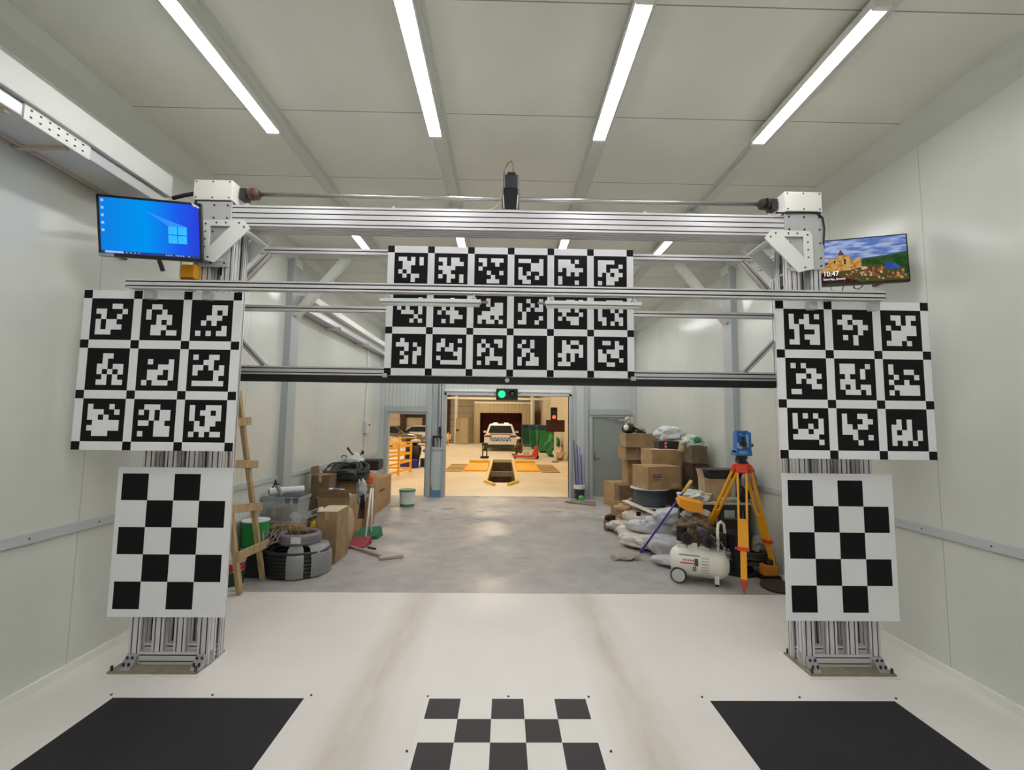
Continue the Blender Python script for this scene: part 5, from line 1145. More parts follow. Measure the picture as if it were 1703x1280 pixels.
# ---- tripod with total station
ap = Vector((2.66, 5.25, 0.0)); ap.x = P(1234, 775, Y=5.25).x; ap.z = P(1234, 775, Y=5.25).z
t = thing('surveying_tripod', 'yellow and orange surveying tripod standing before the right pile', 'tripod', (ap.x, ap.y, 0))
zt = P(1234, 770, Y=5.25).z
MB().lathe([(0.06, -0.05), (0.085, -0.035), (0.095, 0), (0.095, 0.018), (0.075, 0.03), (0, 0.03)], (ap.x, ap.y, zt-0.03), n=24).build('head', ORG, t)
feet = [P(1238, 988, Z=0), P(1292, 962, Z=0), Vector((2.45, 5.98, 0))]
feet[0].y += 0.0
for k, ft in enumerate(feet):
    d = (ft-Vector((ap.x, ap.y, 0))).normalized(); sdv = Vector((d.y, -d.x, 0)); top = Vector((ap.x, ap.y, zt-0.055))+d*0.075
    ln = ft-top; u = ln.normalized(); nrm = sdv.cross(u)
    MB().bar(top-u*0.03, top+u*0.05, 0.12, 0.05, up=tuple(nrm)).build('hinge', ORG, t, bevel=0.006)
    leg = MB()
    for q in (-1, 1): leg.bar(top+sdv*(q*0.045)+u*0.02, top+sdv*(q*0.040)+ln*0.46, 0.024, 0.030, up=tuple(nrm))
    leg.bar(top+ln*0.42, top+ln*0.665, 0.105, 0.030, up=tuple(nrm))
    lg = leg.build('leg', YEL, t, bevel=0.004)
    MB().bar(top+ln*0.655, top+ln*0.90, 0.062, 0.026, up=tuple(nrm)).build('lower_leg', YEL, lg, bevel=0.004)
    MB().bar(top+ln*0.645, top+ln*0.675, 0.116, 0.044, up=tuple(nrm)).cyl(top+ln*0.66+sdv*0.06, top+ln*0.66+sdv*0.085, 0.012).build('clamp', ORG, lg, bevel=0.003)
    s_ = MB(); p0, p1 = top+ln*0.89, ft+Vector((0, 0, 0.002))
    s_.bar(p0, p0+u*0.03, 0.066, 0.032, up=tuple(nrm)); s_.cyl(p0+u*0.03, p1, 0.032, 0.006, n=10); s_.build('spike_shoe', mat('shoe_red', (206, 72, 52), 0.5), lg)
ts = thing('total_station', 'blue surveying total station mounted on the tripod head', 'total station', (ap.x, ap.y, zt))
B1 = mat('instrument_blue', (48, 118, 190), 0.4); B2 = mat('instrument_dark', (34, 36, 42), 0.4); B3 = mat('instrument_light', (168, 210, 226), 0.4)
z = zt
MB().lathe([(0.065, 0), (0.07, 0.01), (0.05, 0.03), (0.05, 0.045), (0.062, 0.06), (0.062, 0.085), (0, 0.085)], (ap.x, ap.y, z), n=24).build('tribrach', B2, ts)
for k in range(3):
    a = k*2*math.pi/3+0.5; MB().cyl((ap.x+0.055*math.cos(a), ap.y+0.055*math.sin(a), z+0.01), (ap.x+0.055*math.cos(a), ap.y+0.055*math.sin(a), z+0.06), 0.012, n=10).build('levelling_screw', B2, ts)
z += 0.088
b = MB(); b.add([(ap.x-0.10, ap.y-0.07, z), (ap.x+0.095, ap.y-0.07, z), (ap.x+0.095, ap.y+0.07, z), (ap.x-0.10, ap.y+0.07, z), (ap.x-0.085, ap.y-0.055, z+0.075), (ap.x+0.09, ap.y-0.055, z+0.075), (ap.x+0.09, ap.y+0.06, z+0.075), (ap.x-0.085, ap.y+0.06, z+0.075)], [(0,3,2,1), (4,5,6,7), (0,1,5,4), (1,2,6,5), (2,3,7,6), (3,0,4,7)])
b.build('base', B1, ts, bevel=0.01)
MB().box((ap.x-0.06, ap.y-0.068, z+0.02), (ap.x+0.03, ap.y-0.060, z+0.06)).build('keypad', mat('keypad', (120, 168, 214), 0.4), ts)
for sg, w0, w1 in ((-1, -0.075, -0.052), (1, 0.030, 0.095)):
    MB().box((ap.x+w0, ap.y-0.05, z+0.07), (ap.x+w1, ap.y+0.05, z+0.27)).build('yoke', B1, ts, bevel=0.010)
MB().box((ap.x-0.075, ap.y-0.02, z+0.255), (ap.x+0.08, ap.y+0.02, z+0.285)).build('carry_handle', B1, ts, bevel=0.008)
MB().box((ap.x-0.05, ap.y-0.05, z+0.13), (ap.x+0.03, ap.y+0.05, z+0.245)).build('telescope_body', B1, ts, bevel=0.015)
MB().cyl((ap.x-0.01, ap.y-0.085, z+0.13), (ap.x-0.01, ap.y-0.04, z+0.14), 0.032, 0.034, n=18).cyl((ap.x-0.01, ap.y-0.07, z+0.20), (ap.x-0.01, ap.y-0.04, z+0.20), 0.016, n=12).build('eyepiece', B2, ts)
MB().box((ap.x+0.031, ap.y-0.053, z+0.10), (ap.x+0.055, ap.y-0.049, z+0.24)).box((ap.x-0.076, ap.y-0.052, z+0.09), (ap.x-0.056, ap.y-0.049, z+0.15)).build('side_panel', B3, ts)
MB().cyl((ap.x-0.125, ap.y-0.04, z+0.05), (ap.x-0.09, ap.y-0.04, z+0.05), 0.013).cyl((ap.x+0.095, ap.y-0.03, z+0.12), (ap.x+0.115, ap.y-0.03, z+0.12), 0.018).build('knob', B2, ts)
# ---- things behind the tripod
c = (2.86, 5.62, 0.0)
t = thing('black_drum', 'black plastic drum on the floor behind the tripod legs', 'drum', c)
MB().lathe([(0.22, 0), (0.22, 0.02), (0.16, 0.03), (0.15, 0.30), (0.16, 0.42), (0.17, 0.44), (0.17, 0.47), (0, 0.47)], c, n=28).build('body', mat('drum_black', (26, 24, 34), 0.4), t)
m_ = MB(); m_.coil((3.02, 5.50, 0.12), 0.15, 0.012, 10, 0.16, jit=0.12, seed=3, flat=0.5); single('cable_coil', m_, mat('dark_brown_cable', (66, 58, 56), 0.5), 'dark brown cable coil by the right wall behind the tripod', 'cable coil', smooth=True)
m_ = MB(); m_.blob((3.06, 5.62, 0.34), (0.11, 0.12, 0.09), 91, 0.3, 2.3, 4, crease=0.07); single('cloth_bag', m_, mat('grey_rag', (166, 162, 154), 0.8), 'pale grey rag heap by the right wall behind the tripod', 'rag', smooth=True)
t = thing('angle_grinder', 'orange and black power tool on the floor by the right wall', 'power tool', (3.08, 5.36, 0))
MB().box((3.00, 5.30, 0.05), (3.16, 5.42, 0.17)).build('body', mat('tool_orange', (206, 128, 34), 0.5), t, bevel=0.012); MB().box((2.98, 5.29, 0.0), (3.18, 5.43, 0.05)).cyl((3.08, 5.36, 0.17), (3.08, 5.36, 0.22), 0.05).build('base', BLACKP, t)
t = thing('black_plate', 'dark round edged sheet lying tilted on the floor by the right wall', 'sheet', (3.02, 5.08, 0))
m_ = MB(Matrix.Translation((3.03, 5.08, 0.015)) @ Matrix.Rotation(0.05, 4, 'X')); m_.lathe([(0, 0), (0.19, 0), (0.19, 0.012), (0, 0.012)], (0, 0, 0), n=28); m_.build('disc', mat('sheet_dark', (58, 48, 48), 0.55), t)
# ---- brooms beside the wide opening
t = thing('cleaning_bin', 'dark bin with white rim holding poles right of the wide opening', 'bin', (1.78, 10.82, 0))
m_ = MB(); m_.lathe([(0.10, 0), (0.12, 0.24), (0.11, 0.24), (0.095, 0.02), (0, 0.02)], (1.78, 10.80, 0), n=20); m_.build('body', mat('bin_dark', (40, 44, 60), 0.5), t)
MB().lathe([(0.115, 0.24), (0.135, 0.24), (0.135, 0.32), (0.12, 0.32)], (1.78, 10.80, 0), n=20).build('rim', BW, t)
for (x0, x1, z, l) in ((1.66, 1.72, 1.36, 'tallest thin dark pole standing in the bin by the wide opening'), (1.74, 1.77, 1.26, 'blue pole in middle of the bin by the wide opening'), (1.80, 1.80, 1.20, 'pale violet pole in the bin by the wide opening'), (1.84, 1.86, 1.02, 'shortest blue pole leaning right in the bin')):
    m = {'tal': mat('pole_dark', (66, 70, 100), 0.4), 'blu': mat('mop_blue', (58, 56, 158)), 'pal': mat('pole_violet', (140, 136, 196), 0.4), 'sho': mat('mop_blue', (58, 56, 158))}[l[:3]]
    single('pole', MB().cyl((x1, 10.80, 0.03), (x0+ (0.0 if l[0] != 's' else 0.0), 10.9, z), 0.013, n=8), m, l, 'pole', smooth=True)
single('green_brush', MB().blob((1.80, 10.64, 0.06), (0.06, 0.04, 0.05), 5, 0.3, 3, 3), mat('brush_green', (90, 200, 90), 0.6), 'small bright green brush at the foot of the dark bin', 'brush')
for k, (a, b, l) in enumerate((((1.40, 10.35, 0.015), (1.98, 9.95, 0.015), 'dirty wooden strip on the floor near the dark bin, left one'), ((1.52, 10.45, 0.015), (2.02, 10.20, 0.015), 'dirty wooden strip on the floor near the dark bin, right one'))):
    single('wooden_strip', MB().bar(a, b, 0.09, 0.03), mat('dirty_wood', (138, 130, 116), 0.85, var=0.15), l, 'wooden strip')
# ================================================================== THE HALL BEYOND
HALLF = mat('hall_floor', (228, 215, 190), 0.5, var=0.05, scale=0.7)
HX0, HX1, HY1, HZ = -16.0, 3.05, 42.0, 6.5
px0, px1, py0, py1 = -0.49, 0.36, 13.6, 21.5
f = MB()
f.box((HX0, YF+0.12, -0.1), (px0, HY1, -0.004)).box((px1, YF+0.12, -0.1), (HX1, HY1, -0.004)).box((px0, YF+0.12, -0.1), (px1, py0, -0.004)).box((px0, py1, -0.1), (px1, HY1, -0.004))
struct('floor', f, HALLF)
hw = line_mat('hall_cladding', (206, 192, 166), 'Z', 0.62, 0.05, 0.1, 0.7, 0.5, ribs=('X', 0.25, 0.7))
struct('wall_back', MB().box((HX0, HY1, 0), (HX1, HY1+0.1, HZ)), hw)
struct('wall_right', MB().box((HX1, YF+0.12, -0.1), (HX1+0.1, HY1, HZ)), mat('hall_wall_side', (222, 208, 182), 0.6))
struct('wall_left', MB().box((HX0-0.1, YF+0.12, -0.1), (HX0, HY1, HZ)), MATS['hall_wall_side'])
struct('ceiling', MB().box((HX0, YF+0.12, HZ), (HX1, HY1, HZ+0.1)), mat('hall_roof', (170, 164, 150), 0.7))
struct('wall_front', MB().box((HX0, YF, -0.1), (XL-0.1, YF+0.12, HZ)).box((XL-0.1, YF, ZC+0.1), (HX1, YF+0.12, HZ)), MATS['hall_wall_side'])
# lamps
HL = mat('bay_lamp_glow', (255, 234, 200), 0.5, emit=(255, 233, 200), es=HALL_STRENGTH*0.93)
for x, y in ((-0.5, 14.5), (-6, 15), (-0.5, 21), (-6, 21), (-12, 22), (-0.5, 28), (-6.5, 28), (-12, 30), (-1, 35), (-7, 35), (-12, 37)):
    t = thing('bay_lamp', 'round bay lamp under the hall roof, %s row, %s' % ('right' if x > -3 else 'middle' if x > -9 else 'left', 'nearest the booth' if y < 18 else 'a little farther in' if y < 25 else 'above the white car' if y < 32 else 'nearest the back wall'), 'lamp', (x, y, 5.9), 'bay lamps of the hall')
    MB().lathe([(0.08, 0.35), (0.10, 0.30), (0.28, 0.02), (0.28, 0), (0.27, 0.0), (0.08, 0.28)], (x, y, 5.9), n=20).build('shade', mat('lamp_shade_grey', (150, 150, 150), 0.4), t)
    MB().lathe([(0, 0.012), (0.24, 0.012), (0.24, 0.03), (0, 0.03)], (x, y, 5.9), n=20).build('bulb', HL, t)
    MB().cyl((x, y, 6.2), (x, y, HZ), 0.015, n=6).build('cord', STEELD, t)
# pit
pm = mat('pit_wall', (108, 88, 62), 0.8, var=0.2, scale=3); p = MB(); D = -1.5
p.box((px0-0.1, py0-0.1, D), (px0, py1+0.1, -0.1)).box((px1, py0-0.1, D), (px1+0.1, py1+0.1, -0.1)).box((px0, py0-0.1, D), (px1, py0, -0.1)).box((px0, py1, D), (px1, py1+0.1, -0.1)).box((px0-0.1, py0-0.1, D-0.1), (px1+0.1, py1+0.1, D))
struct('floor', p, pm)
PY = mat('pit_yellow', (236, 206, 120), 0.5)
t = thing('inspection_pit_frame', 'yellow edge frame around the inspection pit in hall floor', 'pit frame', (px0, py0, 0))
MB().box((px0-0.10, py0, -0.004), (px0, py1+0.12, 0.03)).box((px1, py0, -0.004), (px1+0.10, py1+0.12, 0.03)).box((px0, py1, -0.004), (px1, py1+0.12, 0.03)).build('edge_frame', PY, t)
MB().bar((px0-0.05, py0+0.05, 0.03), (px0+0.22, py0-0.65, 0.03), 0.09, 0.06).build('guide_rail', mat('guide_yellow', (236, 196, 60), 0.45), t)
MB().bar((px1+0.05, py0+0.05, 0.03), (px1-0.22, py0-0.65, 0.03), 0.09, 0.06).build('guide_rail', MATS['guide_yellow'], t)
MB().box((px0, 17.6, -0.30), (px1, 17.75, -0.12)).build('cross_beam', mat('pit_beam', (160, 150, 130), 0.6), t)
MB().box((0.02, 14.0, -0.95), (0.32, 15.2, -0.35)).build('pit_machine', mat('pit_black', (24, 20, 18), 0.6), t)
YO = mat('hall_yellow', (255, 184, 40), 0.5)
for sg, xa, lab in ((-1, px0-0.12, 'left'), (1, px1+0.12, 'right')):
    t = thing('roller_plate', 'yellow steel test plate with slotted ramp, %s of the pit' % lab, 'floor plate', (xa+sg*0.7, 18, 0))
    a, b = sorted((xa, xa+sg*0.86)); MB().box((a, 16.6, 0), (b, 19.6, 0.045)).build('plate', YO, t)
    MB().box((a, 19.6, 0), (b, 19.75, 0.14)).build('rear_edge', mat('guide_yellow', (236, 196, 60)), t)
    a2 = xa+sg*0.90; b2 = xa+sg*1.55; q = MB()
    for k in range(6): q.box((min(a2, b2), 16.45+k*0.5, 0.008), (max(a2, b2), 16.45+k*0.5+0.24, 0.016))
    q.build('slotted_ramp', mat('ramp_yellow', (226, 190, 110), 0.5), t)
    MB().box((min(a2, b2), 16.4, 0.0), (max(a2, b2), 19.36, 0.008)).build('ramp_base', mat('ramp_dark', (70, 44, 20), 0.7), t)
# vehicle builder, local frame: +Y forward, origin on the floor in the middle
GL = mat('car_glass', (40, 44, 48), 0.1); TY = mat('tyre', (44, 46, 46), 0.6)
def car(c, ang, body, label, name='car', L=4.6, Wd=1.86, Hh=1.62, suv=True, pattern=False):
    M = rotz(c, ang); t = thing(name, label, 'car', tuple(c)); bm_ = mat('car_'+'_'.join(map(str, body)), body, 0.25, coat=0.3)
    h = L/2; w = Wd/2; hb = Hh*0.60
    prof = [(-h, 0.42), (-h-0.02, 0.62), (-h+0.05, hb*0.98), (-h+0.45, hb+0.02), (h-1.25, hb), (h-0.35, hb*0.86), (h, hb*0.66), (h+0.02, 0.45), (h-0.1, 0.26), (h*0.5, 0.22), (-h*0.5, 0.22), (-h+0.12, 0.30)]
    m = MB(M); n = len(prof); ws = [0.93, 1, 0.97, 0.93, 0.93, 0.9, 0.86, 0.88, 0.86, 0.95, 0.95, 0.9]
    vs = []
    for k, f_ in ((-1, 0.86), (-1, 1.0), (1, 1.0), (1, 0.86)):
        for (y, z), wf in zip(prof, ws):
            zz = z if f_ == 1.0 else z; cy, cz = 0, 0.6
            s_ = 1.0 if f_ < 1 else 0.985
            vs.append((k*w*wf*(1.0 if f_ == 1.0 else 0.93), y*(1.0 if f_ < 1 else 0.992), cz+(zz-cz)*(1.0 if f_ < 1 else 0.95)))
    fs = [list(range(n)), [3*n+i for i in range(n)]]
    # order the four rings: left-inner, left-outer, right-outer, right-inner, joined across the top by the inner rings
    rings = [0, 1, 2, 3]
    fs = []
    for a, b in ((1, 0), (0, 3), (3, 2)):
        for i in range(n):
            j = (i+1) % n; fs.append((a*n+i, a*n+j, b*n+j, b*n+i))
    fs += [[n+i for i in range(n)], [2*n+i for i in range(n)]]
    m.add(vs, fs); m.build('body', bm_, t, bevel=0.03)
    # greenhouse
    y0, y1, y2, y3 = -h+0.12, -h+(0.55 if suv else 1.0), h-2.1, h-1.25
    g = MB(M); g.add([(-w*0.90, y0, hb), (w*0.90, y0, hb), (w*0.90, y3, hb-0.02), (-w*0.90, y3, hb-0.02), (-w*0.68, y1, Hh-0.05), (w*0.68, y1, Hh-0.05), (w*0.66, y2, Hh-0.03), (-w*0.66, y2, Hh-0.03)],
        [(0,3,2,1), (4,5,6,7), (0,1,5,4), (1,2,6,5), (2,3,7,6), (3,0,4,7)])
    g.build('cabin', bm_, t, bevel=0.05)
    def quad_on(a, b, c_, d, i0, i1, j0, j1, off):
        a, b, c_, d = map(Vector, (a, b, c_, d)); nn = (b-a).cross(d-a).normalized()*off
        pt = lambda u, v: (a.lerp(b, u)).lerp(d.lerp(c_, u), v)+nn
        return [pt(i0, j0), pt(i1, j0), pt(i1, j1), pt(i0, j1)]
    def pane(q, nm, mm): o = MB(M); o.add(q, [(0, 1, 2, 3)]); return o.build(nm, mm, t)
    B = [(-w*0.90, y0, hb), (w*0.90, y0, hb), (w*0.90, y3, hb), (-w*0.90, y3, hb)]; T = [(-w*0.68, y1, Hh-0.05), (w*0.68, y1, Hh-0.05), (w*0.66, y2, Hh-0.03), (-w*0.66, y2, Hh-0.03)]
    pane(quad_on(B[0], B[1], T[1], T[0], 0.08, 0.92, 0.10, 0.80, 0.03), 'rear_window', GL)
    pane(quad_on(B[1], B[2], T[2], T[1], 0.06, 0.94, 0.08, 0.86, 0.03), 'side_window', GL)
    pane(quad_on(B[3], B[0], T[0], T[3], 0.06, 0.94, 0.08, 0.86, 0.03), 'side_window', GL)
    pane(quad_on(B[2], B[3], T[3], T[2], 0.06, 0.94, 0.06, 0.90, 0.03), 'windscreen', GL)
    for x in (-1, 1):
        for y in (-h+0.85, h-0.9):
            k = MB(M); k.lathe([(0.20, 0), (0.33, 0.01), (0.34, 0.05), (0.34, 0.17), (0.32, 0.2), (0.2, 0.2)], (x*(w-0.19) if x > 0 else -w+0.19, y, 0.34), (x, 0, 0), 22); wo = k.build('wheel', TY, t)
            k = MB(M); k.lathe([(0, 0.17), (0.20, 0.19), (0.22, 0.16), (0.22, 0.0), (0, 0)], (x*(w-0.19), y, 0.34), (x, 0, 0), 10); k.build('rim', mat('rim_grey', (130, 132, 134), 0.3, 0.6), wo)
        k = MB(M); k.box((x*w*0.95, y3-0.5, hb+0.02), (x*(w+0.16), y3-0.38, hb+0.16)); k.build('mirror', bm_, t, bevel=0.03)
        k = MB(M); k.box((x*w*0.55, -h-0.035, hb-0.16), (x*w*0.93, -h+0.05, hb-0.06)); k.build('tail_light', mat('tail_red', (130, 40, 44), 0.3), t, bevel=0.01)
        k = MB(M); k.box((x*w*0.5, h-0.10, 0.62), (x*w*0.84, h+0.015, 0.74)); k.build('head_light', mat('head_lamp', (206, 214, 220), 0.15), t, bevel=0.02)
    k = MB(M); k.box((-w*0.8, -h-0.05, 0.24), (w*0.8, -h+0.1, 0.40)); k.build('bumper', mat('bumper_dark', (46, 46, 48), 0.6), t, bevel=0.03)
    if pattern:
        o = MB(M); o.box((-w*0.66, -h-0.035, 0.60), (w*0.66, -h-0.025, 0.86), 0); ban = o.build('banner', mat('banner_pale', (196, 216, 236), 0.5), t)
        o = MB(M); rd = random.Random(2)
        for i in range(22):
            x = -w*0.62+i*(w*1.24/22); z = 0.74+0.08*math.sin(i*1.7)
            o.box((x, -h-0.038, z-0.03-rd.uniform(0, .03)), (x+0.045, -h-0.036, z+0.03+rd.uniform(0, .03)))
        o.build('banner_marks', mat('banner_navy', (30, 44, 96), 0.5), ban)
        o = MB(M); o.box((-w*0.5, -h-0.038, 0.62), (w*0.5, -h-0.036, 0.65)); o.build('plate_line', mat('plate_blue', (70, 140, 190), 0.5), ban)
        o = MB(M); o.box((-w*0.62, -h+0.02, hb-0.03), (w*0.62, -h+0.0, hb+0.0)); o.build('light_bar', mat('tail_red', (130, 40, 44)), t)
        o = MB(M); o.box((-w*0.45, y1-0.04, Hh-0.04), (-w*0.2, y1+0.3, Hh+0.02)); o.build('roof_lamp', mat('roof_lamp', (255, 255, 250), 0.4, emit=(255, 250, 235), es=2.5), t)
        o = MB(M); o.box((w*0.2, y1-0.04, Hh-0.04), (w*0.45, y1+0.3, Hh+0.02)); o.build('roof_lamp', MATS['roof_lamp'], t)
    return t
car((-0.22, 30.3, 0), 0.0, (238, 236, 230), 'white car seen from behind in the hall, blue white patterned band on its tail', pattern=True, Wd=2.05, Hh=1.72)
car((-8.1, 34.0, 0), -1.5708, (120, 112, 104), 'dark grey car in the hall, seen through the small left opening', L=4.5, Hh=1.45, suv=False)
car((-8.9, 29.6, 0), -1.8, (222, 222, 214), 'white car nose in front of the dark grey car, through the left opening', L=4.2, Hh=1.4, suv=False)
car((-6.5, 38.6, 0), -1.57, (218, 220, 222), 'white car at the hall back wall, left of the tall cabinet', L=4.2, Hh=1.45, suv=False)
# spray booth and back wall things
bt = thing('test_booth', 'ribbed beige booth with dark maroon mouth around the white car', 'booth', (0.1, 38, 0))
bm2 = line_mat('booth_ribbed', (190, 172, 140), 'X', 0.30, 0.03, 0.0, 0.75, 0.45, ribs=('X', 0.15, 0.8))
MB().box((-2.5, 37.5, 0), (-2.0, 37.6, 3.3)).box((1.45, 37.5, 0), (2.4, 37.6, 3.3)).box((-2.0, 37.5, 2.55), (1.45, 37.6, 3.3)).box((-2.5, 37.6, 3.2), (2.4, HY1, 3.3)).build('front_panel', bm2, bt)
MB().box((-2.0, 39.6, 0), (1.45, 39.7, 2.55)).box((-2.06, 37.6, 0), (-2.0, 39.6, 2.55)).box((1.45, 37.6, 0), (1.51, 39.6, 2.55)).build('curtain', mat('maroon_curtain', (82, 22, 30), 0.8), bt)
MB().box((-2.5, 37.45, 3.3), (2.4, 37.62, 3.45)).build('top_rail', WHITEP, bt)
t = thing('control_cabinet', 'tall beige control cabinet left of the ribbed booth', 'cabinet', (-3.2, 36.5, 0))
MB().box((-3.85, 36.2, -0.004), (-2.85, 37.0, 2.05)).build('body', mat('cabinet_beige', (176, 160, 130), 0.5), t, bevel=0.01)
MB().box((-3.45, 36.17, 0.12), (-2.90, 36.2, 1.98)).build('door', mat('cabinet_door', (184, 168, 138), 0.45), t, bevel=0.005)
MB().box((-3.80, 36.15, 1.05), (-3.60, 36.2, 1.18)).build('panel', STEELD, t)
single('white_pipe', MB().cyl((-4.0, 37.8, -0.004), (-4.0, 37.8, HZ), 0.13, n=10), WHITEP, 'vertical white pipe above the beige control cabinet', 'pipe')
single('white_pipe', MB().cyl((2.25, 36.4, 0), (2.25, 36.4, 5.5), 0.16, n=10), WHITEP, 'vertical white column right of the ribbed booth', 'column')
single('ceiling_pipe', MB().bar((-6, 30.5, 3.35), (HX1, 30.5, 3.35), 0.12, 0.14), WHITEP, 'horizontal white pipe high in the hall above the cabinet', 'pipe')
for k in range(5):
    trim(MB().box((-13.5+2.0*k, HY1-0.25, 0), (-13.0+2.0*k, HY1, 4.5)), mat('dark_red_column', (70, 40, 40), 0.6))
struct('window_1', MB().box((-12.0, HY1-0.04, 1.3), (-11.0, HY1-0.01, 2.6)), mat('daylight_pane', (235, 225, 255), 0.5, emit=(235, 225, 255), es=2.0))
struct('window_2', MB().box((-9.6, HY1-0.04, 2.1), (-6.4, HY1-0.01, 3.4)), mat('dark_opening', (40, 34, 30), 0.4))
# green bins
for k, (x, y, l) in enumerate(((1.85, 35.0, 'dark green bin with blue lid at the hall right side, farthest'), (2.25, 31.5, 'green bin with blue lid at the hall right side, middle'), (2.5, 28.0, 'bright green covered bin at the hall right side, nearest'))):
    t = thing('wheeled_bin', l, 'bin', (x, y, 0), 'green bins along the hall right wall')
    MB().add([(x-0.42, y-0.9, 0.12), (x+0.42, y-0.9, 0.12), (x+0.42, y+0.9, 0.12), (x-0.42, y+0.9, 0.12), (x-0.5, y-1.0, 1.35), (x+0.5, y-1.0, 1.35), (x+0.5, y+1.0, 1.35), (x-0.5, y+1.0, 1.35)], [(0,3,2,1), (4,5,6,7), (0,1,5,4), (1,2,6,5), (2,3,7,6), (3,0,4,7)]).build('body', mat('bin_green_%d' % k, ((26, 92, 74), (28, 112, 66), (34, 132, 74))[k], 0.5), t, bevel=0.02)
    MB().box((x-0.53, y-1.03, 1.35), (x+0.53, y+1.03, 1.62)).build('lid', mat('lid_blue', (30, 62, 92), 0.5), t, bevel=0.03)
    MB().cyl((x-0.35, y-0.8, 0.08), (x-0.30, y-0.8, 0.08), 0.08).cyl((x+0.30, y-0.8, 0.08), (x+0.35, y-0.8, 0.08), 0.08).build('caster', BLACKP, t)
m_ = MB(); m_.blob((2.55, 24.2, 0.55), (0.40, 0.8, 0.55), 95, 0.3, 1.8, 4, crease=0.1, flat=0.54); single('green_tarp', m_, mat('tarp_green', (40, 122, 74), 0.6), 'green tarpaulin heap behind the sign post on the right', 'tarpaulin', smooth=True)
m_ = MB(); m_.blob((2.62, 21.9, 0.30), (0.26, 0.5, 0.30), 96, 0.3, 1.8, 4, flat=0.29); single('pale_heap', m_, mat('pale_heap', (206, 190, 160), 0.7), 'pale cloth heap at the hall right wall near sign post', 'cloth', smooth=True)
# sign post with red signal
t = thing('display_sign', 'dark display board on a white post under the red signal', 'sign', (2.28, 20.8, 0))
a, b = P(908, 698, Y=20.8), P(939, 718, Y=20.8)
MB().box((a.x, 20.75, b.z), (b.x, 20.85, a.z)).build('display', mat('display_dark', (60, 22, 18), 0.5), t, bevel=0.01)
MB().cyl(((a.x+b.x)/2, 20.8, 0), ((a.x+b.x)/2, 20.8, b.z), 0.05, n=12).build('post', WHITEP, t)
MB().box(((a.x+b.x)/2-0.15, 20.65, 0), ((a.x+b.x)/2+0.15, 20.95, 0.03)).build('base', STEELD, t)
q = P(921.5, 687, Y=20.78)
traffic_light((q.x, 20.78, a.z+0.275), False, 'red', 'tall black signal with red lamp lit on top of display sign', r=0.085)
# pallet jack
RJ = mat('jack_red', (206, 62, 40), 0.45)
t = thing('pallet_jack', 'orange red pallet jack on the hall floor right of the white car', 'pallet jack', (1.2, 22.6, 0))
for y in (22.35, 22.85): MB().box((0.45, y-0.08, 0.07), (1.45, y+0.08, 0.15)).build('fork', RJ, t, bevel=0.01)
MB().add([(1.35, 22.3, 0.08), (1.62, 22.3, 0.08), (1.62, 22.9, 0.08), (1.35, 22.9, 0.08), (1.55, 22.4, 0.62), (1.70, 22.4, 0.62), (1.70, 22.8, 0.62), (1.55, 22.8, 0.62)], [(0,3,2,1), (4,5,6,7), (0,1,5,4), (1,2,6,5), (2,3,7,6), (3,0,4,7)]).build('head', RJ, t, bevel=0.02)
MB().cyl((1.66, 22.6, 0.1), (1.72, 22.6, 1.15), 0.025).tube([(1.72, 22.48, 1.15), (1.74, 22.48, 1.28), (1.74, 22.72, 1.28), (1.72, 22.72, 1.15), (1.72, 22.48, 1.15)], 0.02).build('handle', BLACKP, t)
MB().cyl((1.62, 22.45, 0.10), (1.62, 22.75, 0.10), 0.10).cyl((0.55, 22.30, 0.05), (0.55, 22.42, 0.05), 0.05).cyl((0.55, 22.80, 0.05), (0.55, 22.92, 0.05), 0.05).build('wheel', BLACKP, t)
single('cardboard_box', MB().box((0.95, 22.4, 0.152), (1.25, 22.8, 0.36)), mat('pale_card', (206, 190, 160)), 'small pale box on the forks of the pallet jack', 'box')
# dark stand left of car
t = thing('machine_stand', 'dark narrow roller stand on the floor left of the white car', 'stand', (-0.95, 22.7, 0))
for x in (-1.05, -0.85): MB().bar((x, 22.7, 0.05), (x, 22.7, 0.70), 0.06, 0.10).build('upright', mat('stand_brown', (62, 50, 38), 0.6), t)
MB().cyl((-1.1, 22.7, 0.68), (-0.80, 22.7, 0.68), 0.07).bar((-1.05, 22.7, 0.4), (-0.85, 22.7, 0.4), 0.06, 0.1).build('roller', BLACKP, t)
MB().bar((-1.15, 22.5, 0.04), (-0.75, 22.5, 0.04), 0.06, 0.08).bar((-1.15, 22.95, 0.04), (-0.75, 22.95, 0.04), 0.06, 0.08).bar((-1.05, 22.5, 0.04), (-1.05, 22.95, 0.04), 0.05, 0.06).bar((-0.85, 22.5, 0.04), (-0.85, 22.95, 0.04), 0.05, 0.06).build('base', BLACKP, t)
# orange guard rails at the small opening
def guard(p0, p1, h, label):
    p0, p1 = Vector(p0), Vector(p1); t = thing('guard_rail', label, 'guard rail', tuple((p0+p1)/2))
    for k in range(3):
        q = p0.lerp(p1, k/2); MB().bar(q, q+Vector((0, 0, h)), 0.06, 0.06).build('post', YO, t); 
    for z in (0.12, 0.38, 0.64, 0.9): MB().bar(p0+Vector((0, 0, h*z)), p1+Vector((0, 0, h*z)), 0.045, 0.06).build('rail', YO, t)
    return t
guard((-3.62, 14.0, 0), (-3.28, 16.2, 0), 1.02, 'orange yellow guard rail nearest the small left opening')
guard((-4.9, 16.32, 0), (-3.30, 16.32, 0), 1.02, 'orange yellow guard rail running left behind the nearest one')
guard((-6.4, 24.0, 0), (-5.0, 26.0, 0), 0.95, 'distant orange guard rail before the parked cars')
guard((-5.6, 33.6, 0), (-4.1, 33.6, 0), 1.0, 'small orange guard rail left of the tall cabinet')
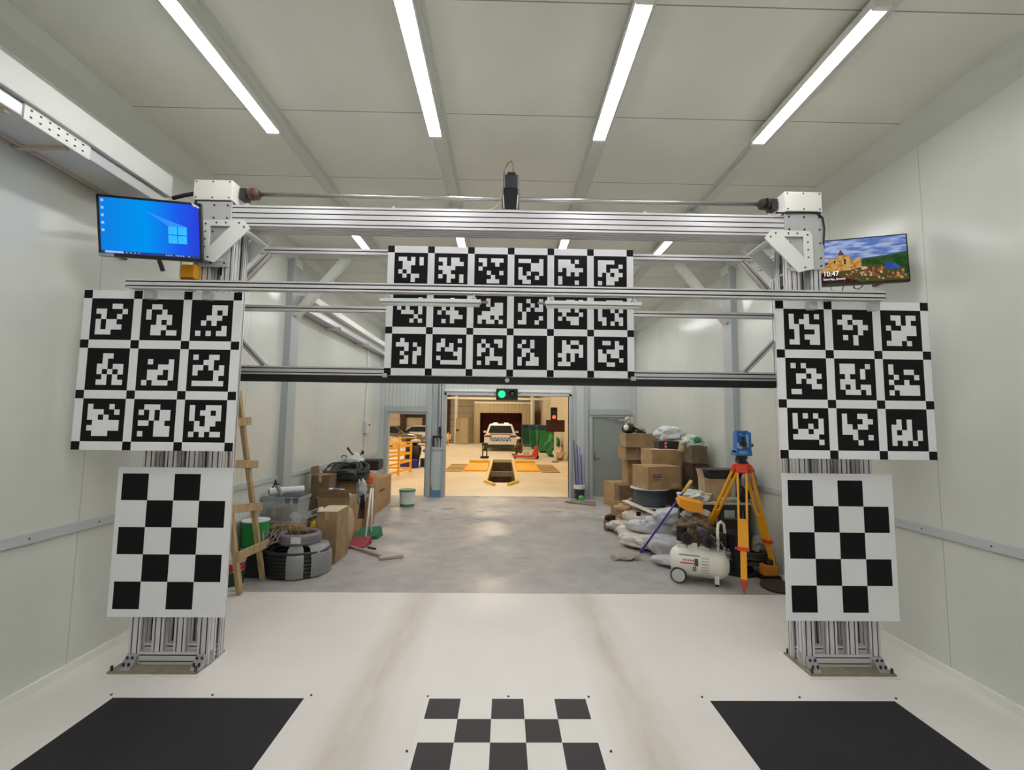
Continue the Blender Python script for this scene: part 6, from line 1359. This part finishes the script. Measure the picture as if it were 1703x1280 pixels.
m_ = MB(); m_.blob((-3.62, 18.3, 0.46), (0.30, 0.30, 0.46), 97, 0.15, 1.8, 4, flat=0.45, boxy=0.8); t = tag(m_.build('black_bag', mat('navy_bag', (30, 28, 40), 0.5), smooth=True), 'big dark bag behind the orange guard rail, left opening', 'bag')
m_ = MB(); m_.blob((-3.50, 18.2, 0.99), (0.20, 0.2, 0.07), 98, 0.2, 1.8, 3); single('white_cloth', m_, mat('cloth_white', (216, 212, 208), 0.7), 'white cloth lying on the big dark bag', 'cloth', smooth=True)
m_ = MB(); m_.blob((-2.95, 18.85, 0.55), (0.36, 0.35, 0.22), 99, 0.3, 2, 4, crease=0.1); single('grey_bundle', m_, mat('taupe_cloth', (132, 116, 104), 0.8), 'taupe bundle on dark wheels beside the big dark bag', 'bundle', smooth=True)
for x, y, l in ((-3.60, 17.6, 'blue plastic crate on the floor before the dark bag, left'), (-2.95, 18.2, 'dark blue crate under the taupe bundle, right')):
    t = thing('plastic_crate', l, 'crate', (x, y, 0)); MB().box((x-0.32, y-0.2, 0), (x+0.32, y+0.2, 0.30)).build('body', mat('crate_blue' if x < -3.2 else 'crate_navy', (40, 46, 130) if x < -3.2 else (34, 38, 62), 0.5), t, bevel=0.02)
    MB().box((x-0.33, y-0.21, 0.27), (x+0.33, y+0.21, 0.315)).build('rim', MATS['crate_blue' if x < -3.2 else 'crate_navy'], t, bevel=0.01)
# person squatting beside the car
def skin_body(name, nodes, edges, m, parent, sub=2):
    me = bpy.data.meshes.new(name); o = bpy.data.objects.new(name, me); COL.objects.link(o)
    base = Vector(parent['_w']); me.from_pydata([tuple(Vector(p)-base) for p, r in nodes], edges, []); me.materials.append(m)
    o.parent = parent; o['_w'] = tuple(base)
    s = o.modifiers.new('skin', 'SKIN'); s.use_smooth_shade = True
    for i, (p, r) in enumerate(nodes):
        v = me.skin_vertices[0].data[i] if me.skin_vertices else None
        if v: v.radius = (r, r) if not isinstance(r, tuple) else r
    if me.skin_vertices: me.skin_vertices[0].data[0].use_root = True
    b = o.modifiers.new('sub', 'SUBSURF'); b.levels = sub; b.render_levels = sub
    return o
C0 = Vector((0.85, 24.6, 0))
t = thing('person', 'person in dark brown clothes and white helmet squatting beside the white car', 'person', tuple(C0))
def q(x, y, z): return C0+Vector((x, y, z))
nodes = [(q(0.10, 0, 0.22), 0.15), (q(0.06, 0, 0.42), 0.15), (q(-0.02, 0, 0.60), 0.16), (q(-0.05, 0, 0.70), 0.08), (q(-0.09, -0.01, 0.80), 0.085), (q(-0.10, -0.01, 0.88), 0.08),
         (q(-0.04, -0.17, 0.62), 0.065), (q(-0.16, -0.22, 0.45), 0.045), (q(-0.38, -0.18, 0.36), 0.032), (q(-0.04, 0.17, 0.62), 0.065), (q(-0.18, 0.20, 0.46), 0.045), (q(-0.38, 0.12, 0.34), 0.032),
         (q(0.06, -0.12, 0.20), 0.10), (q(-0.28, -0.16, 0.38), 0.075), (q(-0.16, -0.16, 0.10), 0.05), (q(-0.28, -0.17, 0.04), 0.04),
         (q(0.06, 0.12, 0.20), 0.10), (q(-0.26, 0.16, 0.38), 0.075), (q(-0.12, 0.16, 0.10), 0.05), (q(-0.24, 0.17, 0.04), 0.04)]
edges = [(0, 1), (1, 2), (2, 3), (3, 4), (4, 5), (2, 6), (6, 7), (7, 8), (2, 9), (9, 10), (10, 11), (0, 12), (12, 13), (13, 14), (14, 15), (0, 16), (16, 17), (17, 18), (18, 19)]
skin_body('body', nodes, edges, mat('dark_clothes', (74, 54, 34), 0.8, rgb2=(104, 78, 40), scale=12), t)
MB().blob(q(-0.11, -0.01, 0.85), (0.082, 0.078, 0.10), 1, 0.03, 2, 3).build('face', mat('skin_tone', (176, 128, 100), 0.6), t, smooth=True)
MB().blob(q(-0.09, -0.01, 0.92), (0.13, 0.115, 0.10), 1, 0.02, 2, 3, flat=0.03).lathe([(0.0, 0), (0.145, 0), (0.14, 0.01), (0, 0.012)], q(-0.10, -0.01, 0.885), n=20).build('helmet', mat('helmet_white', (236, 226, 220), 0.4), t, smooth=True)
m_ = MB(); m_.blob(q(-0.01, 0, 0.53), (0.165, 0.21, 0.17), 4, 0.05, 2, 3); m_.build('vest', mat('dark_vest', (92, 66, 30), 0.8), t, smooth=True)
m_ = MB(); m_.bar(q(-0.16, -0.16, 0.40), q(-0.10, -0.14, 0.66), 0.03, 0.012).bar(q(-0.19, 0.0, 0.42), q(-0.15, 0.0, 0.62), 0.04, 0.012); m_.build('vest_stripe', mat('vest_yellow', (222, 190, 110), 0.6), t)
for sg in (-1, 1): MB().blob(q(-0.30, sg*0.165, 0.045), (0.13, 0.05, 0.045), 3, 0.03, 2, 3, flat=0.043).build('boot', BLACKP, t, smooth=True)
for yy, z in ((-0.18, 0.36), (0.12, 0.34)):
    for k in range(5):
        a0 = q(-0.38, yy, z); dv = Vector((-0.05-0.008*(2-abs(k-1.5)), 0.016*(k-2), -0.03 if k else 0.02)); 
        MB().tube([a0, a0+dv*0.6, a0+dv*1.4+Vector((0, 0, -0.015))], 0.009, 6).build('finger', mat('glove_dark', (60, 50, 44), 0.7), t, smooth=True)
for o in bpy.data.objects:
    if '_w' in o: del o['_w']
